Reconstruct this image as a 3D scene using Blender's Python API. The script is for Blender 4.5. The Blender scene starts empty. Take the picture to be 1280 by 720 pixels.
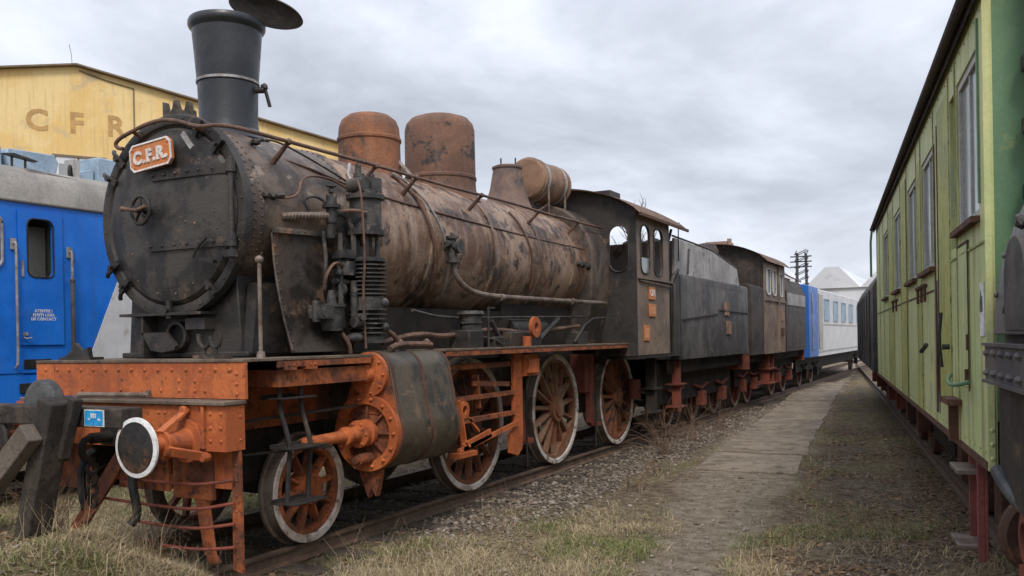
import bpy, bmesh, math, random
from mathutils import Vector, Matrix, noise
R = math.radians
random.seed(7)
S = bpy.context.scene
COL = S.collection

# ------------------------------------------------------------------ camera
CAM_YAW, CAM_PITCH, CAM_ROLL, CAM_H = 27.742, -0.194, -1.04, 1.86
cam = bpy.data.cameras.new('camera')
cam.sensor_width = 36; cam.lens = 36 * 1093.0 / 1280
cam.shift_y = (428.05 - 360) / 1280
cam.clip_end = 2000; cam.clip_start = .05
co = bpy.data.objects.new('camera', cam); COL.objects.link(co)
yw, pt, rl = R(CAM_YAW), R(CAM_PITCH), R(CAM_ROLL)
vv = Vector((-math.sin(yw)*math.cos(pt), math.cos(yw)*math.cos(pt), math.sin(pt)))
rr = Vector((math.cos(yw), math.sin(yw), 0)); uu = rr.cross(vv)
r2 = math.cos(rl)*rr + math.sin(rl)*uu; u2 = -math.sin(rl)*rr + math.cos(rl)*uu
co.matrix_world = Matrix(((r2.x, u2.x, -vv.x, 0), (r2.y, u2.y, -vv.y, 0), (r2.z, u2.z, -vv.z, CAM_H), (0, 0, 0, 1)))
S.camera = co

# ------------------------------------------------------------------ world, sun, exposure
SUN_EL, SUN_AZ = 48, 150          # azimuth clockwise from +Y
w = bpy.data.worlds.new('World'); S.world = w; w.use_nodes = True
nt = w.node_tree; nt.nodes.clear()
def wn(t, **k):
    n = nt.nodes.new(t)
    for a, b in k.items(): setattr(n, a, b)
    return n
out = wn('ShaderNodeOutputWorld'); bg = wn('ShaderNodeBackground'); bg.inputs[1].default_value = .1
sky = wn('ShaderNodeTexSky', sky_type='NISHITA', sun_disc=False, sun_elevation=R(SUN_EL), sun_rotation=R(SUN_AZ), air_density=1.2, dust_density=3)
tc = wn('ShaderNodeTexCoord'); sep = wn('ShaderNodeSeparateXYZ'); nt.links.new(tc.outputs['Generated'], sep.inputs[0])
zc = wn('ShaderNodeMath', operation='MAXIMUM'); nt.links.new(sep.outputs[2], zc.inputs[0]); zc.inputs[1].default_value = 0
za = wn('ShaderNodeMath', operation='ADD'); nt.links.new(zc.outputs[0], za.inputs[0]); za.inputs[1].default_value = .16
dx = wn('ShaderNodeMath', operation='DIVIDE'); nt.links.new(sep.outputs[0], dx.inputs[0]); nt.links.new(za.outputs[0], dx.inputs[1])
dy = wn('ShaderNodeMath', operation='DIVIDE'); nt.links.new(sep.outputs[1], dy.inputs[0]); nt.links.new(za.outputs[0], dy.inputs[1])
cb = wn('ShaderNodeCombineXYZ'); nt.links.new(dx.outputs[0], cb.inputs[0]); nt.links.new(dy.outputs[0], cb.inputs[1]); nt.links.new(zc.outputs[0], cb.inputs[2])
n1 = wn('ShaderNodeTexNoise'); n1.inputs['Scale'].default_value = .75; n1.inputs['Detail'].default_value = 7; n1.inputs['Roughness'].default_value = .58; n1.inputs['Distortion'].default_value = .35
nt.links.new(cb.outputs[0], n1.inputs['Vector'])
rp = wn('ShaderNodeValToRGB'); nt.links.new(n1.outputs[0], rp.inputs[0])
e = rp.color_ramp.elements
e[0].position = .38; e[0].color = (3.6, 3.8, 4.35, 1)
e[1].position = .63; e[1].color = (7.0, 7.3, 8.1, 1)
m = rp.color_ramp.elements.new(.5); m.color = (5.0, 5.25, 5.95, 1)
# brighter overhead as under a real overcast sky, pale band low down
gr = wn('ShaderNodeMapRange'); nt.links.new(zc.outputs[0], gr.inputs[0])
gr.inputs[1].default_value = .3; gr.inputs[2].default_value = 1; gr.inputs[3].default_value = 1; gr.inputs[4].default_value = 2.1
gl = wn('ShaderNodeMapRange'); nt.links.new(zc.outputs[0], gl.inputs[0])
gl.inputs[1].default_value = 0; gl.inputs[2].default_value = .22; gl.inputs[3].default_value = .55; gl.inputs[4].default_value = 0
mh = wn('ShaderNodeMixRGB'); nt.links.new(gl.outputs[0], mh.inputs[0]); nt.links.new(rp.outputs[0], mh.inputs[1]); mh.inputs[2].default_value = (6.6, 7.0, 8.0, 1)
mu = wn('ShaderNodeMixRGB', blend_type='MULTIPLY'); mu.inputs[0].default_value = 1
nt.links.new(mh.outputs[0], mu.inputs[1]); nt.links.new(gr.outputs[0], mu.inputs[2])
mx = wn('ShaderNodeMixRGB'); mx.inputs[0].default_value = .9
nt.links.new(sky.outputs[0], mx.inputs[1]); nt.links.new(mu.outputs[0], mx.inputs[2])
nt.links.new(mx.outputs[0], bg.inputs[0]); nt.links.new(bg.outputs[0], out.inputs[0])
sl = bpy.data.lights.new('sun', 'SUN'); sl.energy = 1.5; sl.angle = R(16); sl.color = (1, .93, .84)
so = bpy.data.objects.new('sun', sl); COL.objects.link(so)
sd = Vector((math.sin(R(SUN_AZ))*math.cos(R(SUN_EL)), math.cos(R(SUN_AZ))*math.cos(R(SUN_EL)), math.sin(R(SUN_EL))))
so.rotation_euler = sd.to_track_quat('Z', 'Y').to_euler()
S.view_settings.view_transform = 'Standard'; S.view_settings.look = 'None'
S.view_settings.exposure = 0.55; S.view_settings.gamma = 1

# ------------------------------------------------------------------ materials
MATS = {}
def weather(name, c1, c2, c3=None, s=1.2, lo=.42, hi=.6, t3=(.56, .66), s3=5, streak=None, streak_amt=.5, rough=.75, metal=0, bump=.25, bs=40, spec=.3, fine=.25, mus=None):
    """patchy paint / rust / dirt: two colours by large noise, a third in blotches, vertical runs, fine grain."""
    m = bpy.data.materials.new(name); m.use_nodes = True; t = m.node_tree; N = t.nodes; L = t.links
    b = N['Principled BSDF']; b.inputs['Metallic'].default_value = metal; b.inputs['Specular IOR Level'].default_value = spec
    c = N.new('ShaderNodeTexCoord').outputs['Object']
    def noi(sc, det=8, ro=.6, vec=c, dist=0):
        n = N.new('ShaderNodeTexNoise'); n.inputs['Scale'].default_value = sc; n.inputs['Detail'].default_value = det
        n.inputs['Roughness'].default_value = ro; n.inputs['Distortion'].default_value = dist; L.new(vec, n.inputs['Vector']); return n.outputs[0]
    def ramp(v, a, bb):
        n = N.new('ShaderNodeMapRange'); L.new(v, n.inputs[0]); n.inputs[1].default_value = a; n.inputs[2].default_value = bb; n.interpolation_type = 'SMOOTHSTEP'; return n.outputs[0]
    def mix(f, a, bb, mode='MIX'):
        n = N.new('ShaderNodeMixRGB'); n.blend_type = mode
        if isinstance(f, float): n.inputs[0].default_value = f
        else: L.new(f, n.inputs[0])
        for i, x in ((1, a), (2, bb)):
            if isinstance(x, tuple): n.inputs[i].default_value = (*x[:3], 1)
            else: L.new(x, n.inputs[i])
        return n.outputs[0]
    col = mix(ramp(noi(s, 10, .65, dist=.4), lo, hi), c1, c2)
    if c3: col = mix(ramp(noi(s3, 10, .7, dist=.3), *t3), col, c3)
    if streak:
        mp = N.new('ShaderNodeMapping'); mp.inputs['Scale'].default_value = (9, 9, .55); L.new(c, mp.inputs[0])
        st = ramp(noi(1.0, 8, .65, mp.outputs[0]), .48, .72)
        n = N.new('ShaderNodeMath'); n.operation = 'MULTIPLY'; L.new(st, n.inputs[0]); n.inputs[1].default_value = streak_amt
        col = mix(n.outputs[0], col, streak)
    fn = noi(bs, 6, .7)
    g = N.new('ShaderNodeMapRange'); L.new(fn, g.inputs[0]); g.inputs[1].default_value = .3; g.inputs[2].default_value = .7
    g.inputs[3].default_value = 1 - fine; g.inputs[4].default_value = 1 + fine
    col = mix(1.0, col, g.outputs[0], 'MULTIPLY')
    L.new(col, b.inputs['Base Color'])
    rg = N.new('ShaderNodeMapRange'); L.new(noi(s*5, 6, .7), rg.inputs[0]); rg.inputs[1].default_value = .3; rg.inputs[2].default_value = .7
    rg.inputs[3].default_value = max(.05, rough-.15); rg.inputs[4].default_value = min(1, rough+.15); L.new(rg.outputs[0], b.inputs['Roughness'])
    bp = N.new('ShaderNodeBump'); bp.inputs['Strength'].default_value = bump; bp.inputs['Distance'].default_value = .02
    hh = N.new('ShaderNodeMath'); hh.operation = 'ADD'; L.new(fn, hh.inputs[0]); L.new(noi(s*6, 8, .7), hh.inputs[1])
    L.new(hh.outputs[0], bp.inputs['Height']); L.new(bp.outputs[0], b.inputs['Normal'])
    MATS[name] = m; return m
def plain(name, c, rough=.6, metal=0, alpha=None, trans=0):
    m = bpy.data.materials.new(name); m.use_nodes = True; b = m.node_tree.nodes['Principled BSDF']
    b.inputs['Base Color'].default_value = (*c, 1); b.inputs['Roughness'].default_value = rough; b.inputs['Metallic'].default_value = metal
    b.inputs['Transmission Weight'].default_value = trans
    MATS[name] = m; return m
weather('soot', (.015,.013,.012), (.036,.030,.026), (.085,.058,.040), s=1.8, lo=.43, hi=.57, t3=(.57,.66), s3=3, rough=.55, bump=.35, spec=.5)
weather('door_soot', (.014,.012,.011), (.048,.041,.034), (.10,.063,.040), s=1.8, lo=.44, hi=.56, t3=(.57,.64), s3=3.5, streak=(.06,.05,.042), streak_amt=.4, rough=.5, bump=.3, spec=.5)
weather('chimney_black', (.018,.021,.026), (.034,.037,.043), (.10,.10,.105), s=1.2, t3=(.68,.8), s3=3, rough=.42, bump=.12, spec=.5)
weather('boiler_rust', (.115,.058,.035), (.27,.175,.120), (.05,.030,.021), s=1.4, lo=.43, hi=.57, t3=(.52,.58), s3=3.2, streak=(.42,.35,.29), streak_amt=.5, rough=.55, bump=.35, spec=.5)
weather('boiler_low', (.04,.032,.028), (.13,.095,.075), (.2,.15,.12), s=1.0, t3=(.58,.7), s3=3, streak=(.16,.13,.11), streak_amt=.4, rough=.6, bump=.35)
weather('smokebox_grey', (.040,.027,.020), (.125,.087,.063), (.27,.21,.17), s=1.5, lo=.42, hi=.58, t3=(.57,.63), s3=4, streak=(.17,.12,.09), streak_amt=.35, rough=.5, bump=.35, spec=.5)
weather('plate_grime', (.032,.026,.022), (.115,.095,.080), (.23,.145,.095), s=1.5, lo=.44, hi=.56, t3=(.55,.64), s3=2.4, streak=(.17,.10,.065), streak_amt=.4, rough=.6, bump=.3)
weather('dome_orange', (.15,.074,.045), (.26,.105,.05), (.07,.048,.04), s=1.8, t3=(.54,.66), s3=3, streak=(.26,.12,.07), streak_amt=.5, rough=.72, bump=.35)
weather('dome_brown', (.19,.098,.062), (.125,.068,.047), (.04,.034,.034), s=1.2, t3=(.51,.57), s3=2.2, streak=(.19,.12,.09), streak_amt=.5, rough=.7, bump=.3)
weather('funnel_brown', (.18,.115,.09), (.11,.08,.07), (.06,.05,.046), s=2, s3=5, rough=.7)
weather('tan_tank', (.27,.16,.105), (.17,.10,.065), (.1,.06,.045), s=2, s3=4, rough=.7)
weather('orange', (.48,.135,.042), (.35,.092,.032), (.13,.048,.028), s=2.4, lo=.43, hi=.58, t3=(.55,.68), s3=12, streak=(.20,.07,.038), streak_amt=.65, rough=.6, bump=.25, fine=.2)
weather('orange_dirty', (.33,.095,.034), (.15,.052,.028), (.055,.03,.022), s=3.0, lo=.43, hi=.58, t3=(.50,.66), s3=13, streak=(.10,.045,.03), streak_amt=.6, rough=.7, bump=.3)
weather('red_oxide', (.20,.055,.034), (.13,.04,.028), (.05,.03,.026), s=2.5, s3=6, rough=.7)
weather('wheel_rust', (.20,.072,.036), (.12,.052,.03), (.045,.03,.025), s=3, t3=(.5,.64), s3=7, rough=.75, bump=.35)
weather('wheel_dust', (.22,.135,.085), (.19,.075,.04), (.07,.045,.035), s=3, s3=7, rough=.8, bump=.35)
weather('tyre_white', (.50,.46,.43), (.33,.27,.23), (.15,.10,.075), s=4, lo=.44, hi=.6, t3=(.54,.62), s3=8, rough=.7)
weather('white_paint', (.66,.66,.66), (.5,.47,.44), (.2,.12,.08), s=3, lo=.5, hi=.75, t3=(.64,.7), s3=9, rough=.6)
weather('steel_worn', (.20,.16,.13), (.11,.075,.058), (.32,.29,.27), s=4, t3=(.6,.7), s3=9, rough=.5, metal=.3)
weather('pipe_rust', (.155,.088,.062), (.09,.052,.04), (.25,.17,.13), s=3, t3=(.58,.68), s3=10, rough=.6)
weather('light_steel', (.36,.35,.34), (.22,.2,.19), (.1,.08,.07), s=5, t3=(.62,.72), s3=12, rough=.45, metal=.3)
weather('underframe', (.016,.013,.011), (.034,.026,.021), (.08,.045,.03), s=2, s3=5, t3=(.6,.72), rough=.8)
weather('deck', (.10,.075,.055), (.16,.12,.09), (.05,.04,.035), s=3, s3=8, rough=.85, bump=.4)
weather('cylinder_green', (.026,.024,.018), (.068,.054,.037), (.14,.09,.055), s=2.2, lo=.44, hi=.56, t3=(.55,.64), s3=4, streak=(.14,.085,.05), streak_amt=.4, rough=.5, bump=.25, spec=.45)
weather('pump', (.022,.022,.023), (.060,.055,.05), (.17,.125,.095), s=5, lo=.44, hi=.56, t3=(.56,.66), s3=7, rough=.55, bump=.4, spec=.45)
weather('cab_brown', (.215,.16,.12), (.14,.105,.085), (.075,.06,.05), s=1.5, t3=(.56,.68), s3=3, streak=(.22,.125,.08), streak_amt=.5, rough=.65, bump=.25)
weather('cab_roof', (.30,.20,.15), (.21,.145,.115), (.12,.085,.07), s=1.2, s3=3, rough=.7)
weather('plate_orange', (.52,.17,.055), (.46,.19,.085), (.5,.35,.25), s=6, t3=(.6,.75), s3=14, rough=.6)
weather('plate_pale', (.55,.30,.17), (.5,.36,.25), s=9, rough=.6)
weather('letter_white', (.72,.69,.66), (.55,.5,.46), s=8, rough=.6)
weather('tender_grey', (.034,.032,.031), (.082,.076,.070), (.15,.125,.105), s=1.0, t3=(.58,.7), s3=2.4, streak=(.15,.11,.09), streak_amt=.45, rough=.6, bump=.25)
weather('bunker_light', (.25,.24,.23), (.36,.34,.33), (.13,.11,.10), s=1.4, t3=(.55,.66), s3=3, streak=(.14,.11,.095), streak_amt=.55, rough=.65)
weather('dark_brown', (.032,.025,.022), (.06,.047,.04), (.12,.085,.065), s=1.5, t3=(.56,.7), s3=3, streak=(.13,.09,.07), streak_amt=.4, rough=.6)
weather('coal', (.012,.012,.012), (.03,.027,.025), (.05,.035,.03), s=6, rough=.8, bump=.8)
weather('blue_paint', (.008,.14,.57), (.014,.17,.66), (.03,.11,.36), s=1.2, t3=(.58,.7), s3=2.5, streak=(.03,.11,.36), streak_amt=.55, rough=.38, bump=.06, fine=.05, spec=.5)
weather('blue_far', (.03,.13,.42), (.04,.16,.50), (.15,.22,.36), s=1, t3=(.64,.75), s3=3, rough=.4, bump=.05)
weather('white_livery', (.62,.63,.65), (.54,.545,.55), (.40,.385,.36), s=1.4, t3=(.57,.7), s3=4, streak=(.40,.38,.35), streak_amt=.5, rough=.45, bump=.05, fine=.06)
weather('roof_beige', (.29,.27,.24), (.22,.205,.185), (.14,.115,.09), s=1.3, t3=(.6,.74), s3=4, streak=(.13,.11,.09), streak_amt=.3, rough=.75, bump=.15)
weather('equip_blue', (.32,.42,.52), (.24,.32,.40), (.14,.12,.10), s=2.5, t3=(.62,.72), s3=8, rough=.5, bump=.1)
weather('seat_beige', (.38,.37,.31), (.3,.29,.24), s=2, rough=.8)
weather('black_rubber', (.012,.012,.013), (.025,.024,.024), s=5, rough=.6)
weather('green_light', (.45,.51,.24), (.55,.57,.27), (.38,.43,.28), s=1.1, lo=.42, hi=.6, t3=(.54,.64), s3=2.2, streak=(.17,.13,.06), streak_amt=.75, rough=.55, bump=.12, fine=.1)
weather('green_yellow', (.40,.41,.12), (.31,.34,.13), (.15,.11,.045), s=1.6, lo=.42, hi=.58, t3=(.57,.66), s3=4, streak=(.13,.09,.03), streak_amt=.55, rough=.6, bump=.15)
weather('green_dirty', (.34,.38,.18), (.26,.27,.12), (.14,.09,.05), s=3, s3=8, rough=.7)
weather('green_dark', (.10,.20,.11), (.135,.235,.13), (.20,.28,.12), s=1.1, t3=(.6,.72), s3=3, streak=(.12,.19,.09), streak_amt=.4, rough=.55, bump=.1, fine=.1)
weather('frame_grey', (.42,.42,.40), (.34,.33,.31), (.2,.15,.11), s=2, t3=(.62,.72), s3=8, rough=.6)
weather('rust_brown', (.11,.052,.034), (.07,.038,.028), (.17,.09,.05), s=3, s3=7, rough=.8, bump=.4)
weather('roof_dark', (.06,.042,.038), (.038,.03,.029), (.10,.06,.045), s=2, s3=6, rough=.8)
weather('step_red', (.23,.075,.065), (.17,.055,.05), (.09,.05,.045), s=3, s3=7, rough=.65)
weather('barrel_dark', (.07,.066,.068), (.115,.10,.093), (.19,.14,.11), s=1.8, t3=(.57,.68), s3=4, streak=(.16,.12,.10), streak_amt=.4, rough=.5, bump=.3, spec=.45)
weather('wall_yellow', (.77,.59,.29), (.72,.50,.20), (.54,.42,.26), s=.35, lo=.42, hi=.58, t3=(.54,.66), s3=.7, streak=(.50,.34,.17), streak_amt=.55, rough=.9, bump=.06, bs=12, fine=.06)
weather('wall_cream', (.52,.42,.24), (.46,.36,.2), (.36,.29,.19), s=.5, s3=1.2, streak=(.32,.27,.2), streak_amt=.5, rough=.9, bump=.05, bs=12, fine=.06)
weather('wall_letter', (.43,.27,.115), (.52,.33,.13), s=3, rough=.9, bump=.05)
weather('roof_trim', (.17,.13,.09), (.22,.17,.12), s=2, rough=.8)
weather('white_wall', (.62,.64,.67), (.54,.56,.60), (.45,.46,.49), s=.3, s3=1, rough=.8, bump=.03, fine=.04)
weather('old_wood', (.034,.028,.024), (.068,.054,.043), (.015,.013,.012), s=3, lo=.44, hi=.56, s3=9, t3=(.52,.66), streak=(.035,.03,.027), streak_amt=.7, rough=.85, bump=.5, fine=.3)
weather('pale_wood', (.10,.08,.064), (.14,.115,.092), (.06,.05,.042), s=2, s3=6, rough=.85, bump=.4)
weather('grey_iron', (.045,.048,.052), (.085,.085,.085), (.03,.03,.03), s=4, s3=9, rough=.6, bump=.4)
weather('sticker_blue', (.02,.22,.52), (.04,.33,.62), (.25,.5,.7), s=14, t3=(.62,.7), s3=30, rough=.35, bump=.05)
weather('paper', (.66,.66,.68), (.58,.58,.6), s=6, rough=.7, bump=.05)
weather('paper_dark', (.05,.055,.05), (.12,.13,.12), s=20, rough=.7)
weather('bark', (.12,.10,.085), (.07,.055,.045), s=5, rough=.9)
weather('rail_steel', (.13,.085,.06), (.085,.058,.044), (.19,.14,.11), s=6, t3=(.58,.7), s3=14, rough=.65, bump=.3)
weather('sleeper_wood', (.05,.038,.03), (.085,.065,.05), s=4, rough=.9, bump=.6)
weather('concrete', (.25,.205,.155), (.18,.145,.108), (.11,.085,.060), s=2.5, lo=.44,hi=.57, t3=(.54,.62), s3=3.5, rough=.9, bump=.7)
plain('window_dark', (.012,.014,.015), .12)
def glass_mat(name, tint, tr):
    m = bpy.data.materials.new(name); m.use_nodes = True; t = m.node_tree; t.nodes.clear()
    o = t.nodes.new('ShaderNodeOutputMaterial'); a = t.nodes.new('ShaderNodeBsdfTransparent'); g = t.nodes.new('ShaderNodeBsdfPrincipled')
    a.inputs[0].default_value = (*tint, 1); g.inputs['Base Color'].default_value = (.35, .37, .38, 1); g.inputs['Roughness'].default_value = .12
    mixn = t.nodes.new('ShaderNodeMixShader'); mixn.inputs[0].default_value = 1-tr
    t.links.new(a.outputs[0], mixn.inputs[1]); t.links.new(g.outputs[0], mixn.inputs[2]); t.links.new(mixn.outputs[0], o.inputs[0]); MATS[name] = m
glass_mat('glass', (.85, .9, .9), .75)
glass_mat('glass_milky', (.8, .85, .88), .25)

# ------------------------------------------------------------------ mesh helpers
OFF = {}
def link(o, parent=None):
    COL.objects.link(o)
    if parent: o.parent = parent
    return o
APART = set('drain_valve drain_pipe hanger_clamp side_panel guard_iron guard_post oil_box riveted_band brake_hose bogie reach_rod lamp_iron frame_stretcher running_board valance main_frame cab_post valve_rod grab_rail handle sole_bar footstep slide_bar brake_hanger sand_pipe coal_bunker front_wing tender_beam cab_step stay_rod drum_stand drum_strap washout_plug roof_vent pin post_cheek gangway edge_rail seam_strip plate_bracket underframe hatch_hinge thin_pipe cab_seat roof_unit equaliser_beam ash_pan cab_shell inner_shell cab_floor expansion_link crosshead ash_apron rail_bracket bolt window opening_dark_backing roof_conduit latch cab_roof bunker_light valve_gear smokebox_saddle chassis'.split())
class MB:
    def __init__(s): s.bm = bmesh.new()
    def _add(s, verts, faces):
        v = [s.bm.verts.new(p) for p in verts]
        for f in faces:
            try: s.bm.faces.new([v[i] for i in f])
            except ValueError: pass
        return v
    def box(s, x0, x1, y0, y1, z0, z1, M=None):
        vs = [Vector((x, y, z)) for x in (x0, x1) for y in (y0, y1) for z in (z0, z1)]
        if M: vs = [M @ p for p in vs]
        s._add(vs, [(0,1,3,2), (4,6,7,5), (0,4,5,1), (2,3,7,6), (0,2,6,4), (1,5,7,3)]); return s
    def bar(s, a, b, wd, th, up=(0,0,1)):
        a, b = Vector(a), Vector(b); d = (b-a); L = d.length; d.normalize(); u = Vector(up)
        if abs(u.dot(d)) > .95: u = Vector((1,0,0))
        r = d.cross(u).normalized(); u = r.cross(d)
        M = Matrix(((r.x, d.x, u.x, a.x), (r.y, d.y, u.y, a.y), (r.z, d.z, u.z, a.z), (0,0,0,1)))
        return s.box(-wd/2, wd/2, 0, L, -th/2, th/2, M)
    def frame(s, d):
        d = Vector(d).normalized(); u = Vector((0,0,1)) if abs(d.z) < .9 else Vector((1,0,0))
        r = d.cross(u).normalized(); return r, r.cross(d)
    def lathe(s, o, d, prof, seg=32, caps=True, a0=0, a1=2*math.pi):
        """prof = [(along, radius)] turned about the axis d through o"""
        o = Vector(o); d = Vector(d).normalized(); r, u = s.frame(d); full = abs(a1-a0-2*math.pi) < 1e-6
        n = seg if full else seg+1; rings = []
        for (t, rad) in prof:
            rings.append([s.bm.verts.new(o + d*t + (r*math.cos(a0+(a1-a0)*i/seg) + u*math.sin(a0+(a1-a0)*i/seg))*max(rad, 1e-4)) for i in range(n)])
        for A, B in zip(rings, rings[1:]):
            for i in range(seg):
                j = (i+1) % n
                s.bm.faces.new((A[i], A[j], B[j], B[i]))
        if caps and full:
            s.bm.faces.new(rings[0][::-1]); s.bm.faces.new(rings[-1])
        return s
    def cyl(s, a, b, r0, r1=None, seg=20):
        a, b = Vector(a), Vector(b)
        return s.lathe(a, b-a, [(0, r0), ((b-a).length, r0 if r1 is None else r1)], seg)
    def ring(s, o, d, ri, ro, th, seg=32):
        prof = [(0, ri), (0, ro), (th, ro), (th, ri), (0, ri)]
        return s.lathe(o, d, prof, seg, caps=False)
    def tube(s, pts, r, seg=8, smooth=0):
        P = [Vector(p) for p in pts]
        for _ in range(smooth):
            Q = [P[0]]
            for a, b in zip(P, P[1:]): Q += [a.lerp(b, .25), a.lerp(b, .75)]
            Q.append(P[-1]); P = Q
        rings = []; ref = None
        for i, p in enumerate(P):
            d = (P[min(i+1, len(P)-1)] - P[max(i-1, 0)]).normalized()
            if ref is None: ref = s.frame(d)[0]
            ref = (ref - d*ref.dot(d)).normalized(); u = d.cross(ref)
            rr_ = r[min(i, len(r)-1)] if isinstance(r, (list, tuple)) else r
            rings.append([s.bm.verts.new(p + (ref*math.cos(2*math.pi*k/seg) + u*math.sin(2*math.pi*k/seg))*rr_) for k in range(seg)])
        for A, B in zip(rings, rings[1:]):
            for k in range(seg): s.bm.faces.new((A[k], A[(k+1) % seg], B[(k+1) % seg], B[k]))
        s.bm.faces.new(rings[0][::-1]); s.bm.faces.new(rings[-1]); return s
    def ball(s, c, r, sc=(1,1,1), sub=2):
        M = Matrix.Translation(c) @ Matrix.Diagonal((*sc, 1))
        bmesh.ops.create_icosphere(s.bm, subdivisions=sub, radius=r, matrix=M); return s
    def rivets(s, pts, d, r=.012, h=.009, seg=6):
        d = Vector(d).normalized()
        for p in pts: s.lathe(Vector(p)-d*.002, d, [(0, r), (h*.6, r*.85), (h, r*.35)], seg)
        return s
    def prism(s, poly, ax, a, b):
        """polygon in the plane perpendicular to ax ('x','y','z'), between a and b"""
        def P(u, v, t): return {'x': (t, u, v), 'y': (u, t, v), 'z': (u, v, t)}[ax]
        n = len(poly); A = [s.bm.verts.new(P(u, v, a)) for u, v in poly]; B = [s.bm.verts.new(P(u, v, b)) for u, v in poly]
        s.bm.faces.new(A); s.bm.faces.new(B[::-1])
        for i in range(n): s.bm.faces.new((A[i], B[i], B[(i+1) % n], A[(i+1) % n]))
        return s
    def text(s, txt, size, M, ext=.006, bold=0, space=1, line=1):
        cu = bpy.data.curves.new('t', 'FONT'); cu.body = txt; cu.size = size; cu.extrude = ext; cu.offset = bold; cu.resolution_u = 3
        cu.align_x = 'CENTER'; cu.align_y = 'CENTER'; cu.space_character = space; cu.space_line = line
        o = bpy.data.objects.new('t', cu); COL.objects.link(o); dg = bpy.context.evaluated_depsgraph_get()
        me = bpy.data.meshes.new_from_object(o.evaluated_get(dg)); me.transform(M); s.bm.from_mesh(me)
        bpy.data.objects.remove(o); bpy.data.curves.remove(cu); bpy.data.meshes.remove(me); return s
    def xf(s, M):
        s.bm.transform(M); return s
    def build(s, name, mat, parent=None, label=None, bevel=0, smooth=True, angle=35, kind=None):
        if name in APART:
            isl = s.islands()
            if len(isl) > 1:
                res = []
                for vs in isl:
                    nb = MB(); nb.bm.free(); nb.bm = s.bm.copy(); keep = set(vs)
                    nb.bm.verts.ensure_lookup_table()
                    bmesh.ops.delete(nb.bm, geom=[v for v in nb.bm.verts if v.index not in keep], context='VERTS')
                    res.append(nb._build(name, mat, parent, label, bevel, smooth, angle, kind))
                s.bm.free(); return res[0]
        return s._build(name, mat, parent, label, bevel, smooth, angle, kind)
    def islands(s):
        s.bm.verts.ensure_lookup_table(); s.bm.verts.index_update(); seen = set(); out_ = []
        for v in s.bm.verts:
            if v.index in seen: continue
            st_ = [v]; seen.add(v.index); g_ = []
            while st_:
                a = st_.pop(); g_.append(a)
                for e_ in a.link_edges:
                    b = e_.other_vert(a)
                    if b.index not in seen: seen.add(b.index); st_.append(b)
            lo = [min(p.co[i] for p in g_)-.012 for i in range(3)]; hi = [max(p.co[i] for p in g_)+.012 for i in range(3)]
            out_.append([lo, hi, [p.index for p in g_]])
        ch_ = True
        while ch_:
            ch_ = False
            for i in range(len(out_)):
                for j in range(len(out_)-1, i, -1):
                    a, b = out_[i], out_[j]
                    if all(a[0][k] <= b[1][k] and b[0][k] <= a[1][k] for k in range(3)):
                        a[0] = [min(a[0][k], b[0][k]) for k in range(3)]; a[1] = [max(a[1][k], b[1][k]) for k in range(3)]; a[2] += b[2]; out_.pop(j); ch_ = True
        out_.sort(key=lambda q: -len(q[2])); return [q[2] for q in out_]
    def _build(s, name, mat, parent=None, label=None, bevel=0, smooth=True, angle=35, kind=None):
        off = None; q = parent
        while q is not None:
            if q.name in OFF: off = OFF[q.name]; break
            q = q.parent
        if off is not None: s.bm.transform(Matrix.Translation(-off))
        bmesh.ops.recalc_face_normals(s.bm, faces=s.bm.faces)
        me = bpy.data.meshes.new(name); s.bm.to_mesh(me); s.bm.free()
        if smooth:
            me.polygons.foreach_set('use_smooth', [True]*len(me.polygons)); me.set_sharp_from_angle(angle=R(angle))
        me.materials.append(MATS[mat] if isinstance(mat, str) else mat)
        o = bpy.data.objects.new(name, me); link(o, parent)
        if label: o['label'] = label
        if kind: o['kind'] = kind
        if bevel:
            b = o.modifiers.new('bevel', 'BEVEL'); b.width = bevel; b.segments = 2; b.limit_method = 'ANGLE'; b.angle_limit = R(40)
        return o
def thing(name, label, cat, loc=(0,0,0), rz=0, group=None, off=None):
    o = bpy.data.objects.new(name, None); o.location = loc; o.rotation_euler = (0, 0, rz); o.empty_display_size = .3
    o['label'] = label; o['category'] = cat
    if group: o['group'] = group
    COL.objects.link(o)
    if off: OFF[o.name] = Vector(off)
    return o
def tag(o, label, cat, group=None):
    o['label'] = label; o['category'] = cat
    if group: o['group'] = group
    return o
RX = Matrix.Rotation(R(90), 4, 'X')
def on_front(x, y, z, tilt=0):      # text facing -y
    return Matrix.Translation((x, y, z)) @ Matrix.Rotation(R(tilt), 4, 'Y') @ RX
def on_side(x, y, z):               # text facing +x
    return Matrix.Translation((x, y, z)) @ Matrix.Rotation(R(90), 4, 'Z') @ RX

XC = -6.315                           # axis of the left track
GZ = -.15
WY = R(7.713)                         # heading of the right track
Dv = Vector((-math.sin(WY), math.cos(WY), 0)); Nv = Vector((math.cos(WY), math.sin(WY), 0))
def cf(n, d, z=0): return Nv*n + Dv*d + Vector((0, 0, z))

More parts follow.
